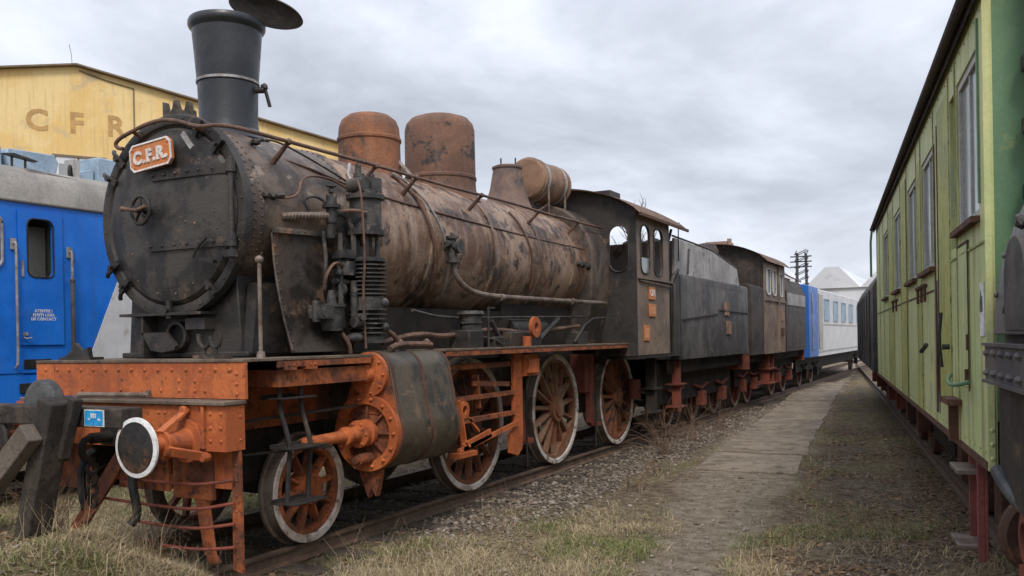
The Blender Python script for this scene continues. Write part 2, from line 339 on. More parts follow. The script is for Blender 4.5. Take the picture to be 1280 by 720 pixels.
# ================================================================== GROUND
def pathband(y):
    """left and right edge (world x) of the trodden path at world y"""
    pts = [(0,-1.7,-.9), (6,-2.45,-1.75), (9,-3.0,-1.95), (13,-3.8,-2.25), (20,-4.75,-2.95), (30,-5.0,-3.9), (45,-6.0,-5.2), (80,-9,-8)]
    for a, b in zip(pts, pts[1:]):
        if a[0] <= y <= b[0]:
            t = (y-a[0])/(b[0]-a[0]); return a[1]+(b[1]-a[1])*t, a[2]+(b[2]-a[2])*t
    return pts[-1][1:] if y > 80 else pts[0][1:]
def ss(a, b, x):
    t = max(0, min(1, (x-a)/(b-a))); return t*t*(3-2*t)
def nz(x, y, s, k=0): return noise.noise(Vector((x*s, y*s, k)))
def mound(x, y): return .58*ss(-4.5, -6.0, x + .25*nz(x, y, .9, 70))*ss(5.35, 4.45, y + .2*nz(x, y, 1.3, 71))*ss(-11, -9.4, x)
def hgt(x, y):
    l, r = pathband(y); h = nz(x, y, .5)*.035 + nz(x, y, 2.2, 3)*.014
    if y < 60:
        inside = min(x-l, r-x)
        h += -.03*max(0, min(1, inside/.35+.4)) if -14 < x < 6 else 0
        if abs(x-XC) < 1.25: h = h*.3 - .012
    if y < 60: h -= .05*ss(0, .15, x-r)*ss(9, 12, y)
    h += mound(x, y)
    n_ = x*Nv.x + y*Nv.y
    if n_ > .9: h = h*.5 + .03*(1-ss(.9,1.6,n_)) - .0
    return GZ + h
def ground_mat():
    m = bpy.data.materials.new('earth'); m.use_nodes = True; t = m.node_tree; N = t.nodes; L = t.links; b = N['Principled BSDF']
    b.inputs['Roughness'].default_value = .95; b.inputs['Specular IOR Level'].default_value = .15
    at = N.new('ShaderNodeVertexColor'); at.layer_name = 'zone'     # r path, g stones, b grass
    sp = N.new('ShaderNodeSeparateColor'); L.new(at.outputs[0], sp.inputs[0]); c = N.new('ShaderNodeTexCoord').outputs['Object']
    def noi(sc, det=10, ro=.65):
        n = N.new('ShaderNodeTexNoise'); n.inputs['Scale'].default_value = sc; n.inputs['Detail'].default_value = det; n.inputs['Roughness'].default_value = ro
        L.new(c, n.inputs['Vector']); return n.outputs[0]
    def rmp(v, st):
        n = N.new('ShaderNodeValToRGB'); L.new(v, n.inputs[0]); el = n.color_ramp.elements
        el[0].position, el[0].color = st[0][0], (*st[0][1], 1); el[1].position, el[1].color = st[-1][0], (*st[-1][1], 1)
        for p, cc in st[1:-1]: x = el.new(p); x.color = (*cc, 1)
        return n.outputs[0]
    def mix(f, a, bb):
        n = N.new('ShaderNodeMixRGB'); L.new(f, n.inputs[0]); L.new(a, n.inputs[1]); L.new(bb, n.inputs[2]); return n.outputs[0]
    soil = rmp(noi(9), [(.34,(.075,.052,.034)), (.5,(.20,.152,.105)), (.64,(.32,.26,.19))])
    path = rmp(noi(6), [(.36,(.20,.158,.112)), (.5,(.31,.258,.193)), (.62,(.41,.35,.272))])
    vo = N.new('ShaderNodeTexVoronoi'); vo.inputs['Scale'].default_value = 22; L.new(c, vo.inputs['Vector'])
    st = rmp(vo.outputs['Distance'], [(0,(.24,.21,.18)), (.35,(.15,.128,.105)), (.75,(.04,.033,.028))])
    grs = rmp(noi(12), [(.34,(.09,.075,.038)), (.5,(.22,.18,.10)), (.66,(.36,.30,.18))])
    x1 = mix(sp.outputs[1], soil, st); x2 = mix(sp.outputs[2], x1, grs); x3 = mix(sp.outputs[0], x2, path)
    L.new(x3, b.inputs['Base Color'])
    bp = N.new('ShaderNodeBump'); bp.inputs['Strength'].default_value = 1.0; bp.inputs['Distance'].default_value = .05
    ad = N.new('ShaderNodeMath'); ad.operation = 'ADD'; L.new(noi(18), ad.inputs[0]); L.new(noi(70, 4), ad.inputs[1]); L.new(ad.outputs[0], bp.inputs['Height']); L.new(bp.outputs[0], b.inputs['Normal'])
    MATS['earth'] = m
ground_mat()
def zones(x, y):
    l, r = pathband(y); wob = nz(x, y, 1.1, 5)*.35 + nz(x, y, 3.5, 6)*.12
    p = ss(-.15, .25, min(x-l, r-x) + wob) if -2 < y < 80 else 0
    ds = x-(XC+.75)                                      # distance right of the near rail
    stone = max(ss(.75, .1, abs(ds-.50+wob*.9)-.30)*(.55+.45*ss(-.3,.2,nz(x, y, 1.5, 64))), .55*ss(1.8, .9, abs(x-XC)))
    stone *= ss(6.8, 8.6, y + wob*1.5)
    right = ss(-.2, .6, x - r + wob)
    green = max(0, nz(x, y, .55, 9)+.2) 
    g = max(ss(11.5, 8.2, y + wob*2 + .9*(x+5)*.4), .75*ss(.35, .6, green+.1))*(1-p)*(1-stone*.8)
    if right > .5: g = .85*ss(.2, .45, nz(x, y, .6, 12)+.3+wob*.3)
    if mound(x, y) > .03: g = max(g, .95)*(1-p); stone *= .1
    if abs(x-XC) < 1.4 and y > 5.5: g *= .25
    return p, stone, g
xs = []; x = -12.0
while x < 5: xs.append(x); x += .1
xs = [-1500, -400, -150, -80, -50, -35, -25, -19, -15.5, -13.5] + xs + [6, 8, 12, 20, 40, 80, 200, 600, 1500]
ys = []; y = 1.5
while y < 22: ys.append(y); y += .1
while y < 60: ys.append(y); y += .5
ys = [-600, -100, -30, -8, -2] + ys + [64, 72, 85, 110, 160, 300, 700, 1800]
me = bpy.data.meshes.new('ground'); V = []; C = []
for yy in ys:
    for xx in xs:
        V.append((xx, yy, hgt(xx, yy) if abs(xx) < 60 and -10 < yy < 90 else GZ)); C.append(zones(xx, yy) if abs(xx) < 60 and -10 < yy < 120 else (0, 0, .7))
nx = len(xs)
me.from_pydata(V, [], [(j*nx+i, j*nx+i+1, (j+1)*nx+i+1, (j+1)*nx+i) for j in range(len(ys)-1) for i in range(nx-1)])
ca = me.color_attributes.new('zone', 'FLOAT_COLOR', 'POINT')
for i, c in enumerate(C): ca.data[i].color = (*c, 1)
me.polygons.foreach_set('use_smooth', [True]*len(me.polygons)); me.materials.append(MATS['earth'])
g = bpy.data.objects.new('ground', me); link(g); g['kind'] = 'structure'

# concrete slabs of the footpath further on
sp_ = thing('footpath', 'concrete slab footpath', 'path'); del sp_['category']; del sp_['label']; sp_['kind'] = 'structure'
for i in range(12):
    y0 = 13.0 + i*2.06
    l0, r0 = pathband(y0); l1, r1 = pathband(y0+2.0); wv = .85
    mb = MB(); dz = random.uniform(-.008, .012)
    jt = lambda k=.02: random.uniform(-k, k)
    vs = [(r0-1.45+jt(.05), y0+jt()), (r0-.7, y0+jt(.02)), (r0+jt(.05), y0+jt()), (r0-.01+jt(.02)+(r1-r0)/2, y0+1+jt()), (r1+jt(.05), y0+1.97+jt()), (r1-.7, y0+1.97+jt(.02)), (r1-1.45+jt(.05), y0+1.97+jt())]
    mb.prism(vs, 'z', GZ-.10, GZ+.012+dz); mb.build('slab', 'concrete', sp_, bevel=.01)

def track(label_y0, y1, x_of, heading, origin, y0, top=-.142):
    tr = bpy.data.objects.new('railway_track', None); COL.objects.link(tr); tr['kind'] = 'structure'
    tr.location = origin; tr.rotation_euler = (0, 0, heading)
    prof = [(-.065,-.15), (.065,-.15), (.065,-.138), (.012,-.12), (.012,-.035), (.036,-.028), (.036,-.003), (.03,0), (-.03,0), (-.036,-.003), (-.036,-.028), (-.012,-.035), (-.012,-.12), (-.065,-.138)]
    for s_ in (-1, 1):
        mb = MB(); mb.prism([(u + s_*.753, v) for u, v in prof], 'y', y0, y1); mb.build('rail', 'rail_steel', tr, smooth=False)
    y = y0+.2; k = 0
    while y < min(y1, y0+45):
        mb = MB(); a = random.uniform(-.01, .01)
        mb.box(-1.25, 1.25, y-.13+a, y+.13+a, -.30, top + random.uniform(-.006,.006)); mb.build('sleeper', 'sleeper_wood', tr, bevel=.012); y += .65
    return tr
track(0, 70, None, 0, (XC, 0, 0), 3.2)
track(0, 60, None, WY, tuple(cf(.824+1.42, 0)), 0.3, -.235)
track(0, 40, None, 0, (XC-5.75, 0, 0), 3.5, -.2)

# ================================================================== STEAM LOCOMOTIVE
loco = thing('steam_locomotive', 'large rusty steam locomotive with orange buffer beam and a lettered orange plate', 'locomotive', (XC, 6, 0), off=(0, 6, 0))
SZ = 3.013; SR = .895; BR = .86
def P(mb, *a, **k): return mb.build(*a, **k)
# --- smokebox and door
mb = MB(); mb.lathe((0,5.52,SZ), (0,1,0), [(0,.80), (0,SR), (.075,SR), (.078,SR-.03), (1.55,SR-.03)], 96, caps=False)
smokebox = mb.build('smokebox', 'smokebox_grey', loco)
mb = MB(); mb.lathe((0,5.5,SZ), (0,1,0), [(.09,.79), (.03,.795), (.0,.82), (-.005,.86), (.0,.9), (.03,.912), (.075,.912), (.078,.88)], 96, caps=False)
mb.rivets([(.868*math.sin(a), 5.497, SZ+.868*math.cos(a)) for a in [2*math.pi*i/30 for i in range(30)]], (0,-1,0), .013, .012)
mb.build('front_ring', 'soot', loco)
mb = MB()
for row in (5.66, 5.74): mb.rivets([((SR-.03)*math.sin(a), row + (.02 if row > 5.7 else 0), SZ+(SR-.03)*math.cos(a)) for a in [R(20+5*i+(2.5 if row > 5.7 else 0)) for i in range(28)]], (1,0,0), .012, .012)
mb.bm.free(); mb = MB()
for row, o_ in ((5.655, 0), (5.735, 2.5)):
    for i in range(52):
        a = R(-120+5*i+o_); d = Vector((math.sin(a), 0, math.cos(a))); mb.rivets([Vector((0,row,SZ))+d*(SR-.03)], d, .0135, .013)
for i in range(52):
    a = R(-120+5*i); d = Vector((math.sin(a), 0, math.cos(a))); mb.rivets([Vector((0,7.0,SZ))+d*(SR-.03)], d, .0135, .013)
mb.build('rivet_row', 'smokebox_grey', smokebox)
mb = MB(); mb.lathe((0,5.5,SZ), (0,1,0), [(-.062,0), (-.06,.2), (-.052,.45), (-.035,.65), (-.012,.76), (.02,.79), (.05,.79)], 96, caps=False)
door = mb.build('smokebox_door', 'door_soot', loco)
for z, x0, x1 in ((3.37, -.15, .80), (2.745, -.19, .80)):
    mb = MB(); n = 10
    for i in range(n):
        xa, xb = x0+(x1-x0)*i/n, x0+(x1-x0)*(i+1)/n
        f = lambda x: 5.5 - .062 + .062*min(1, (math.hypot(x, z-SZ)/.80))**2.5 - .012
        mb.bar((xa, f(xa), z), (xb, f(xb), z), .024, .085, up=(0,0,1))
    mb.rivets([(x0+.03+(x1-x0-.1)*i/6, 5.5-.085+(.055 if i > 5 else .02*(i > 4)), z) for i in range(6)], (0,-1,0), .016, .014)
    mb.build('hinge_strap', 'soot', door)
mb = MB(); mb.cyl((.80,5.44,2.66), (.80,5.44,3.45), .024); mb.cyl((.80,5.44,3.32), (.80,5.44,3.42), .042); mb.cyl((.80,5.44,2.69), (.80,5.44,2.80), .042); mb.cyl((.80,5.44,2.6), (.80,5.44,2.66), .05)
mb.build('hinge_post', 'soot', door)
mb = MB(); c = Vector((-.215, 5.36, 3.07))
mb.tube([c+Vector((.115*math.cos(a), 0, .125*math.sin(a))) for a in [2*math.pi*i/28 for i in range(29)]], .016, 8)
for i in range(5):
    a = 2*math.pi*i/5+.3; mb.cyl(c, c+Vector((.11*math.cos(a), 0, .12*math.sin(a))), .012, seg=8)
mb.cyl(c-Vector((0,.05,0)), c+Vector((0,.09,0)), .03); mb.build('handwheel', 'soot', door)
mb = MB(); mb.tube([c+Vector((-.17,-.05,.02)), c+Vector((-.05,-.06,0)), c+Vector((.03,-.065,-.01)), c+Vector((.13,-.05,.02))], .017, 8); mb.ball(c+Vector((-.17,-.05,.02)), .026); mb.build('locking_handle', 'pipe_rust', door)
for a in (-62, -48, 48, 118, 142, 180, -120, -136, 28):   # clamps round the rim
    a = R(a); d = Vector((math.sin(a), 0, math.cos(a))); p = Vector((0,5.47,SZ))+d*.84
    mb = MB(); mb.bar(p-d*.09, p+d*.07, .05, .03, up=(0,1,0)); mb.cyl(p-Vector((0,.05,0)), p+Vector((0,.06,0)), .02, seg=8)
    if abs(math.degrees(a)+48) < 20 or abs(math.degrees(a)+120) < 20: mb.tube([p+d*.05, p+d*.12+Vector((0,.02,0)), p+d*.15+Vector((0,.04,.0))], .02, 8)
    mb.build('door_clamp', 'soot', door)
mb = MB(); mb.rivets([(x, 5.443+.05*(math.hypot(x, z-SZ)/.8)**3, z) for x, z in ((.28,3.62), (.41,3.47), (.5,3.3), (.36,2.92), (.58,3.0), (.6,2.86), (-.55,3.0), (-.45,2.7), (-.4,2.45), (-.15,2.33), (.08,2.32), (.3,2.4), (.2,2.98), (.25,2.94))], (0,-1,0), .014, .012)
mb.build('bolt', 'plate_grime', door)
mb = MB(); mb.tube([(.38,5.40,2.62), (.44,5.40,2.71), (.54,5.41,2.78)], .011, 6, 1); mb.bar((.46,5.41,2.60), (.62,5.42,2.57), .05, .03); mb.build('latch', 'soot', door)
mb = MB(); mb.bar((.29,5.395,3.70), (.40,5.40,3.56), .045, .02, up=(0,1,0)); mb.build('lug', 'light_steel', door)
# number plate
def octo(w_, h_, c_): return [(-w_+c_,-h_), (w_-c_,-h_), (w_,-h_+c_), (w_,h_-c_), (w_-c_,h_), (-w_+c_,h_), (-w_,h_-c_), (-w_,-h_+c_)]
T = Matrix.Translation((-.085, 5.37, 3.55)) @ Matrix.Rotation(R(-5), 4, 'Y')
mb = MB(); mb.prism(octo(.262,.122,.045), 'y', 0, .03); mb.xf(T); npl = mb.build('number_plate', 'plate_orange', loco, 'orange plate reading C.F.R. in raised white letters', bevel=.003)
mb = MB(); o1, o2 = octo(.262,.122,.045), octo(.247,.107,.040)
for i in range(8):
    j = (i+1) % 8; a, b_, c_, d_ = o1[i], o1[j], o2[j], o2[i]
    mb.prism([a, b_, c_, d_], 'y', -.008, .004)
mb.xf(T); mb.build('border', 'letter_white', npl)
mb = MB(); mb.text('C.F.R.', .152, Matrix.Translation((.0,-.004,-.008)) @ Matrix.Diagonal((.98,1.18,1,1)) @ RX, .006, .0075, 1.18); mb.xf(T); mb.build('lettering', 'letter_white', npl)
mb = MB(); mb.rivets([(x,-.001,z) for x in (-.215,.215) for z in (-.08,.08)], (0,-1,0), .014, .01); mb.xf(T); mb.build('bolt', 'plate_orange', npl)
mb = MB(); mb.bar((-.3,5.39,3.52), (-.3,5.46,3.5), .04, .03); mb.bar((0,5.39,3.52), (0,5.45,3.5), .04, .03); mb.build('plate_bracket', 'soot', loco)
# handrail over the smokebox front and along the boiler
pts = []
pts = [(-.50,5.42,3.66), (-.56,5.41,3.67), (-.585,5.40,3.71), (-.52,5.40,3.755), (-.36,5.41,3.80), (-.19,5.42,3.845), (.01,5.42,3.86), (.215,5.42,3.82), (.42,5.41,3.745), (.55,5.40,3.725), (.70,5.40,3.72)]
hp = pts + [(.86,5.46,3.69), (.9,5.60,3.675)] + [(.9, y, 3.675 + .008*math.sin(y*2)) for y in (6.5,7.5,8.5,9.5,10.5,11.5,12.5,13.6)]
mb = MB(); mb.tube(hp, .018, 10, 2); hr = mb.build('handrail', 'pipe_rust', loco)
for y in (6.05, 7.35, 8.1, 9.55, 11.2, 12.6):
    mb = MB(); mb.cyl((.9,y,3.675), (.70,y,3.50), .020, .028, 8); mb.ball((.9,y,3.675), .036, sub=1); mb.build('rail_bracket', 'pipe_rust', hr)
mb = MB(); mb.cyl((-.36,5.41,3.80), (-.36,5.52,3.76), .02, seg=8); mb.cyl((.42,5.41,3.745), (.42,5.54,3.73), .03, seg=8); mb.build('rail_bracket', 'pipe_rust', hr)
# toothed bracket
mb = MB(); pr_ = [(-.21,3.84), (-.21,4.09), (-.17,4.08), (-.15,4.01), (-.11,3.99), (-.085,4.02), (-.07,4.085), (-.03,4.085), (-.01,4.01), (.03,3.975), (.07,3.985), (.09,4.05), (.13,4.05), (.15,3.98), (.18,3.96), (.18,3.84)]
mb.prism(pr_, 'y', 5.62, 5.66); mb.box(-.19,.16,5.661,5.86,3.80,3.9); mb.build('lamp_bracket', 'plate_grime', loco)
# --- chimney
CY = 6.22
mb = MB(); mb.lathe((0,CY,3.80), (0,0,1), [(0,.40), (.07,.35), (.12,.285), (.2,.272), (.55,.282), (.56,.292), (.585,.292), (.59,.286), (1.06,.325), (1.09,.35), (1.11,.36), (1.14,.36), (1.165,.35), (1.17,.31), (1.0,.30)], 56, caps=False)
ch = mb.build('chimney', 'chimney_black', loco)
mb = MB(); mb.ring((0,CY,4.362), (0,0,1), .284, .2945, .024, 56); mb.build('band', 'light_steel', ch)
mb = MB(); T = Matrix.Translation((.22,6.52,5.11)) @ Matrix.Rotation(R(-10), 4, 'X') @ Matrix.Rotation(R(7), 4, 'Y')
mb.lathe((0,0,0), (0,0,1), [(0,.02), (0,.34), (.012,.36), (.03,.345), (.05,.18), (.055,.01)], 48); mb.xf(T); mb.build('lid', 'soot', ch, 'flat round lid swung open at the top')
mb = MB(); mb.cyl((.24,CY+.17,4.35), (.24,CY+.17,5.0), .012, seg=8); mb.bm.free()
mb = MB(); mb.cyl((.25,CY+.1,4.30), (.33,CY+.14,4.30), .03, seg=10); mb.bar((.33,CY+.14,4.34), (.37,CY+.17,4.14), .03, .02, up=(1,0,0)); mb.ball((.33,CY+.14,4.33), .04, sub=1); mb.build('lid_lever', 'soot', ch)
# --- boiler
mb = MB(); mb.lathe((0,7.08,SZ), (0,1,0), [(0,BR), (.02,BR+.02), (.08,BR+.02), (.1,BR), (6.4,BR+.02)], 96)
boiler = mb.build('boiler', 'boiler_rust', loco)
for y in (8.42, 9.9, 11.25, 12.4):
    mb = MB(); mb.ring((0,y,SZ), (0,1,0), BR-.01, BR+.026, .055, 96); mb.build('boiler_band', 'boiler_rust', boiler)
# firebox: taller, dark
mb = MB(); pf = [(-.78,1.7), (-.95,2.4)] + [(1.0*math.sin(R(a)), SZ+.06+1.0*math.cos(R(a))) for a in range(-80, 81, 10)] + [(.95,2.4), (.78,1.7)]
mb.prism(pf, 'y', 12.95, 13.72); mb.build('firebox', 'boiler_low', loco, bevel=.03)
mb = MB(); mb.box(-.58,.58,10.6,13.6,1.3,2.6); mb.box(-.56,.56,7.0,10.6,1.62,2.25); mb.build('ash_pan', 'underframe', loco)
mb = MB(); mb.box(-1.22,-.86,7.2,13.66,1.745,2.45); mb.build('left_dark_fill', 'underframe', loco, bevel=.02)  # added dark box, blacks out the shaded gap under the boiler
# pipes draped over the boiler
def over(y0, y1, a0, a1, rad, n=14): return [((rad)*math.sin(R(a0+(a1-a0)*i/n)), y0+(y1-y0)*(i/n), SZ+rad*math.cos(R(a0+(a1-a0)*i/n))) for i in range(n+1)]
pb = []
mb = MB(); mb.tube([(.62,8.0,3.72)] + over(8.15,8.62,42,128,BR+.05), .024, 8, 1); mb.build('steam_pipe', 'pipe_rust', loco)
mb = MB(); mb.tube([(.62,8.05,3.74)] + over(8.35,8.98,40,135,BR+.035), .014, 8, 1); mb.build('steam_pipe', 'light_steel', loco)
mb = MB(); mb.tube(over(10.75,11.1,46,120,BR+.035), .016, 8, 1); mb.build('steam_pipe', 'pipe_rust', loco)
mb = MB(); mb.tube([(.6,7.3,3.72), (.66,7.2,3.6)] + over(7.15,7.0,50,82,BR+.04), .016, 8, 1); mb.build('steam_pipe', 'light_steel', loco)
for dz, r_ in ((0,.013), (-.05,.009), (-.085,.009)):
    mb = MB(); mb.tube([(.60,6.1,3.60+dz), (.70,6.5,3.55+dz), (.76,7.2,3.43+dz), (.80,8.4,3.37+dz), (.82,10,3.32+dz), (.83,11.6,3.29+dz), (.84,13.5,3.28+dz)], r_, 6, 2); mb.build('thin_pipe', 'soot' if dz < 0 else 'pipe_rust', loco)
mb = MB(); mb.tube([(.84,5.86,3.17), (.90,5.95,3.15), (.92,6.15,3.20), (.82,6.3,3.42), (.80,6.7,3.47), (.84,7.0,3.38)], .012, 6, 2); mb.build('thin_pipe', 'pipe_rust', loco)
mb = MB(); mb.tube([(.60,5.98,3.70), (.66,6.1,3.74), (.72,6.4,3.66), (.80,6.9,3.50), (.85,7.3,3.36)], .010, 6, 2); mb.build('thin_pipe', 'soot', loco)
mb = MB(); mb.ball((.60,5.95,3.69), .045, (1,1.3,.8), 1); mb.cyl((.55,5.9,3.66), (.62,6.02,3.73), .02, seg=8); mb.build('valve', 'soot', loco)
mb = MB(); mb.ball((.86,5.88,3.17), .05, (1,1.2,.8), 1); mb.ball((.87,5.78,3.165), .038, sub=1); mb.cyl((.80,5.8,3.16), (.93,5.95,3.18), .022, seg=8); mb.build('valve', 'soot', loco)
# feed (clack) valve and long pipe
mb = MB(); c = Vector((.95,8.75,2.93)); mb.cyl(c+Vector((-.2,0,.03)), c+Vector((.1,0,.03)), .06); mb.cyl(c+Vector((0,0,-.16)), c+Vector((0,0,.14)), .055); mb.cyl(c+Vector((0,0,.12)), c+Vector((0,0,.15)), .08); mb.cyl(c+Vector((0,0,-.16)), c+Vector((0,0,-.13)), .085); mb.cyl(c+Vector((.08,0,.03)), c+Vector((.11,0,.03)), .085)
mb.cyl(c+Vector((0,.1,.06)), c+Vector((0,-.12,.06)), .035); mb.ball(c+Vector((0,0,.17)), .035, sub=1); mb.build('check_valve', 'pump', loco)
mb = MB(); mb.tube([(.95,8.75,2.80), (.96,8.8,2.6), (1.0,9.0,2.46), (1.04,9.3,2.41), (1.05,9.8,2.40), (1.05,11.5,2.41), (1.05,13.3,2.42)], .034, 10, 2)
mb.cyl((1.05,11.9,2.41), (1.05,12.0,2.41), .05); mb.cyl((1.05,9.7,2.395), (1.05,9.78,2.395), .046); mb.build('feed_pipe', 'steel_worn', loco)
mb = MB()
for y, z in ((12.6,3.03), (12.75,3.02), (12.95,3.01)): mb.cyl((.84,y,z), (.95,y,z), .045, seg=12)
mb.build('washout_plug', 'pump', loco)
# --- domes, funnel, drum
mb = MB(); mb.lathe((0,8.45,3.70), (0,0,1), [(0,.43), (.08,.40), (.18,.37), (.52,.365), (.535,.38), (.565,.38), (.58,.365), (.70,.355), (.78,.325), (.84,.25), (.865,.12), (.88,.10), (.90,0)], 56); sdm = mb.build('sand_dome', 'dome_orange', loco)
mb = MB(); mb.tube([(.30,8.55,4.02), (.42,8.6,3.88), (.56,8.55,3.74)], .03, 8, 1); mb.ball((.40,8.6,3.88), .06, (1,1.3,.8), 1); mb.ball((.50,8.52,3.8), .045, sub=1); mb.build('sand_valve', 'steel_worn', sdm)
mb = MB(); mb.lathe((0,10.02,3.70), (0,0,1), [(0,.56), (.10,.50), (.2,.478), (.30,.475), (.315,.487), (.345,.487), (.36,.475), (.98,.47), (1.06,.45), (1.13,.39), (1.17,.28), (1.19,.12), (1.19,0)], 64); mb.build('steam_dome', 'dome_brown', loco)
mb = MB(); mb.lathe((0,11.95,3.74), (0,0,1), [(0,.45), (.1,.40), (.25,.33), (.45,.27), (.74,.218), (.75,.235), (.78,.235), (.785,.21), (.80,.19)], 48); fn_ = mb.build('valve_funnel', 'funnel_brown', loco)
mb = MB(); mb.cyl((-.08,11.9,4.5), (-.08,11.9,4.66), .012, seg=6); mb.cyl((.12,12.0,4.5), (.12,12.0,4.66), .012, seg=6); mb.build('pin', 'soot', fn_)
mb = MB(); mb.lathe((.12,12.35,4.40), (0,1,0), [(0,0), (0,.30), (.02,.325), (.06,.33), (.07,.345), (.10,.345), (.11,.33), (.95,.33), (.96,.345), (1.0,.345), (1.01,.33), (1.05,.30), (1.08,0)], 56, caps=False); dr = mb.build('air_drum', 'tan_tank', loco)
mb = MB(); mb.ring((.12,12.52,4.40), (0,1,0), .325, .345, .05, 56); mb.ring((.12,13.15,4.40), (0,1,0), .325, .345, .05, 56); mb.build('drum_strap', 'light_steel', dr)
mb = MB()
for y in (12.55, 13.17):
    for x in (-.15, .42): mb.cyl((x,y,3.75), (x,y,4.36), .02, seg=8)
    mb.bar((.42,y,4.0), (.12,y,3.83), .03, .03)
mb.build('drum_stand', 'steel_worn', dr)
# --- smokebox saddle and side plate
mb = MB(); mb.prism([(-.72,1.76), (.72,1.76), (.66,2.5), (-.66,2.5)], 'y', 5.62, 6.7); mb.box(-.80,.80,5.60,6.75,1.75,1.80); mb.build('smokebox_saddle', 'soot', loco, bevel=.012)
mb = MB(); mb.box(-.62,.42,5.44,5.62,2.13,2.155); mb.box(-.36,-.33,5.46,5.62,1.76,2.13); mb.box(.16,.4,5.50,5.62,2.0,2.1); mb.build('ash_apron', 'soot', loco)
mb = MB(); mb.prism([(-.36,1.98), (-.05,1.98), (.08,1.86), (.06,1.82), (-.1,1.80), (-.24,1.82)], 'y', 5.46, 5.50); mb.ring((-.02,5.60,1.95), (0,-1,0), .10, .13, .05, 20); mb.build('ash_chute', 'soot', loco)
mb = MB(); mb.box(-.22,.05,5.60,5.625,1.85,2.05); mb.build('chute_opening', 'black_rubber', loco)
# big flared side plate behind the handrail post
def skin(mb, rows, th=.012):
    n = len(rows[0]); vs = [Vector(p) for r_ in rows for p in r_]; f = []
    for j in range(len(rows)-1):
        for i in range(n-1): f.append((j*n+i, j*n+i+1, (j+1)*n+i+1, (j+1)*n+i))
    mb._add(vs, f); bmesh.ops.solidify(mb.bm, geom=mb.bm.faces[:], thickness=th); return mb
mb = MB(); rows = []
for t in [i/10 for i in range(11)]:
    z = 2.86 - t*1.08; x = .865 + .02*t + .17*t*t
    rows.append([(x, 5.83 + .03*t, z), (x+.004, 6.15, z), (x, 6.75, z+.03*(1-t))])
skin(mb, rows); sp2 = mb.build('side_plate', 'plate_grime', loco)
mb = MB(); mb.bar((.90,5.83,2.865), (.90,6.72,2.90), .02, .05); mb.rivets([(.915,5.87+.09*i,2.87+.003*i) for i in range(10)], (1,0,0), .011, .01)
mb.tube([(.868+.02*t+.17*t*t, 5.845+.03*t, 2.84-t*1.04) for t in [i/10 for i in range(11)]], .010, 6)
for i in range(14): t = i/13; mb.rivets([(.875+.02*t+.17*t*t, 5.87+.03*t, 2.80-t*1.0)], (1,0,0), .010, .009)
mb.build('rivet_strip', 'plate_grime', sp2)
mb = MB(); mb.prism([(5.63,1.78), (6.6,1.78), (6.5,2.4), (5.72,2.4)], 'x', .70, .82); mb.build('saddle_wing', 'soot', loco)
# --- air pump
PX, PY = 1.08, 6.92
mb = MB(); mb.cyl((PX,PY,2.93), (PX,PY,3.27), .155, seg=32); mb.ring((PX,PY,3.25), (0,0,1), .0, .185, .045, 32); mb.ring((PX,PY,2.90), (0,0,1), .0, .185, .05, 32); mb.rivets([(PX+.165*math.cos(a), PY+.165*math.sin(a), 3.295) for a in [i*.62 for i in range(10)]], (0,0,1), .014, .018)
pump = mb.build('air_pump', 'pump', loco, 'dark vertical air pump with finned cylinders')
mb = MB(); mb.cyl((PX,PY,3.29), (PX,PY,3.34), .13); mb.cyl((PX-.03,PY-.05,3.33), (PX-.03,PY-.05,3.50), .055); mb.box(PX-.02,PX+.10,PY-.02,PY+.14,3.33,3.47); mb.cyl((PX-.10,PY-.1,3.38), (PX+.08,PY-.1,3.38), .075); mb.cyl((PX-.04,PY-.05,3.5), (PX-.04,PY-.05,3.56), .03); mb.ball((PX-.04,PY-.05,3.58), .034, sub=1); mb.ball((PX-.04,PY-.05,3.63), .022, sub=1); mb.cyl((PX+.04,PY+.06,3.47), (PX+.04,PY+.06,3.51), .025); mb.build('valve_chest', 'pump', pump)
mb = MB()
for a in (40, 130, 220, 310): mb.cyl((PX+.11*math.cos(R(a)), PY+.11*math.sin(R(a)), 2.66), (PX+.11*math.cos(R(a)), PY+.11*math.sin(R(a)), 2.92), .022, seg=10)
mb.cyl((PX,PY,2.64), (PX,PY,2.92), .028); mb.cyl((PX,PY,2.80), (PX,PY,2.90), .06); mb.build('piston_rod', 'pump', pump)
for z0, z1, n in ((2.30, 2.66, 9), (1.92, 2.19, 6)):
    mb = MB(); mb.cyl((PX,PY,z0), (PX,PY,z1), .125, seg=28)
    for i in range(n): z = z0+(z1-z0)*(i+.5)/n; mb.ring((PX,PY,z), (0,0,1), .12, .192, .013, 32)
    mb.ring((PX,PY,z1-.01), (0,0,1), 0, .18, .03, 28); mb.build('finned_cylinder', 'pump', pump)
mb = MB(); mb.ring((PX,PY,2.19), (0,0,1), 0, .17, .11, 28); mb.ball((PX+.17,PY+.05,2.24), .05, sub=2); mb.ball((PX+.17,PY+.05,2.0), .05, sub=2); mb.cyl((PX,PY,1.85), (PX,PY,1.92), .16); mb.cyl((PX+.05,PY-.16,2.05), (PX+.05,PY-.28,2.05), .05); mb.ball((PX+.02,PY-.22,1.9), .08, (1,1.3,.7), 2)
mb.cyl((PX-.05,PY-.25,2.5), (PX-.05,PY-.25,2.63), .09); mb.ball((PX-.05,PY-.25,2.66), .05, sub=1); mb.cyl((PX,PY-.2,2.0), (PX,PY-.2,2.45), .035); mb.build('valve_gear', 'pump', pump)
mb = MB(); mb.box(.80,.95,PY-.18,PY+.18,1.95,3.15); mb.bar((.9,PY,3.0), (PX,PY,3.0), .16, .04); mb.bar((.9,PY,2.25), (PX,PY,2.25), .16, .04); mb.build('pump_bracket', 'pump', pump)
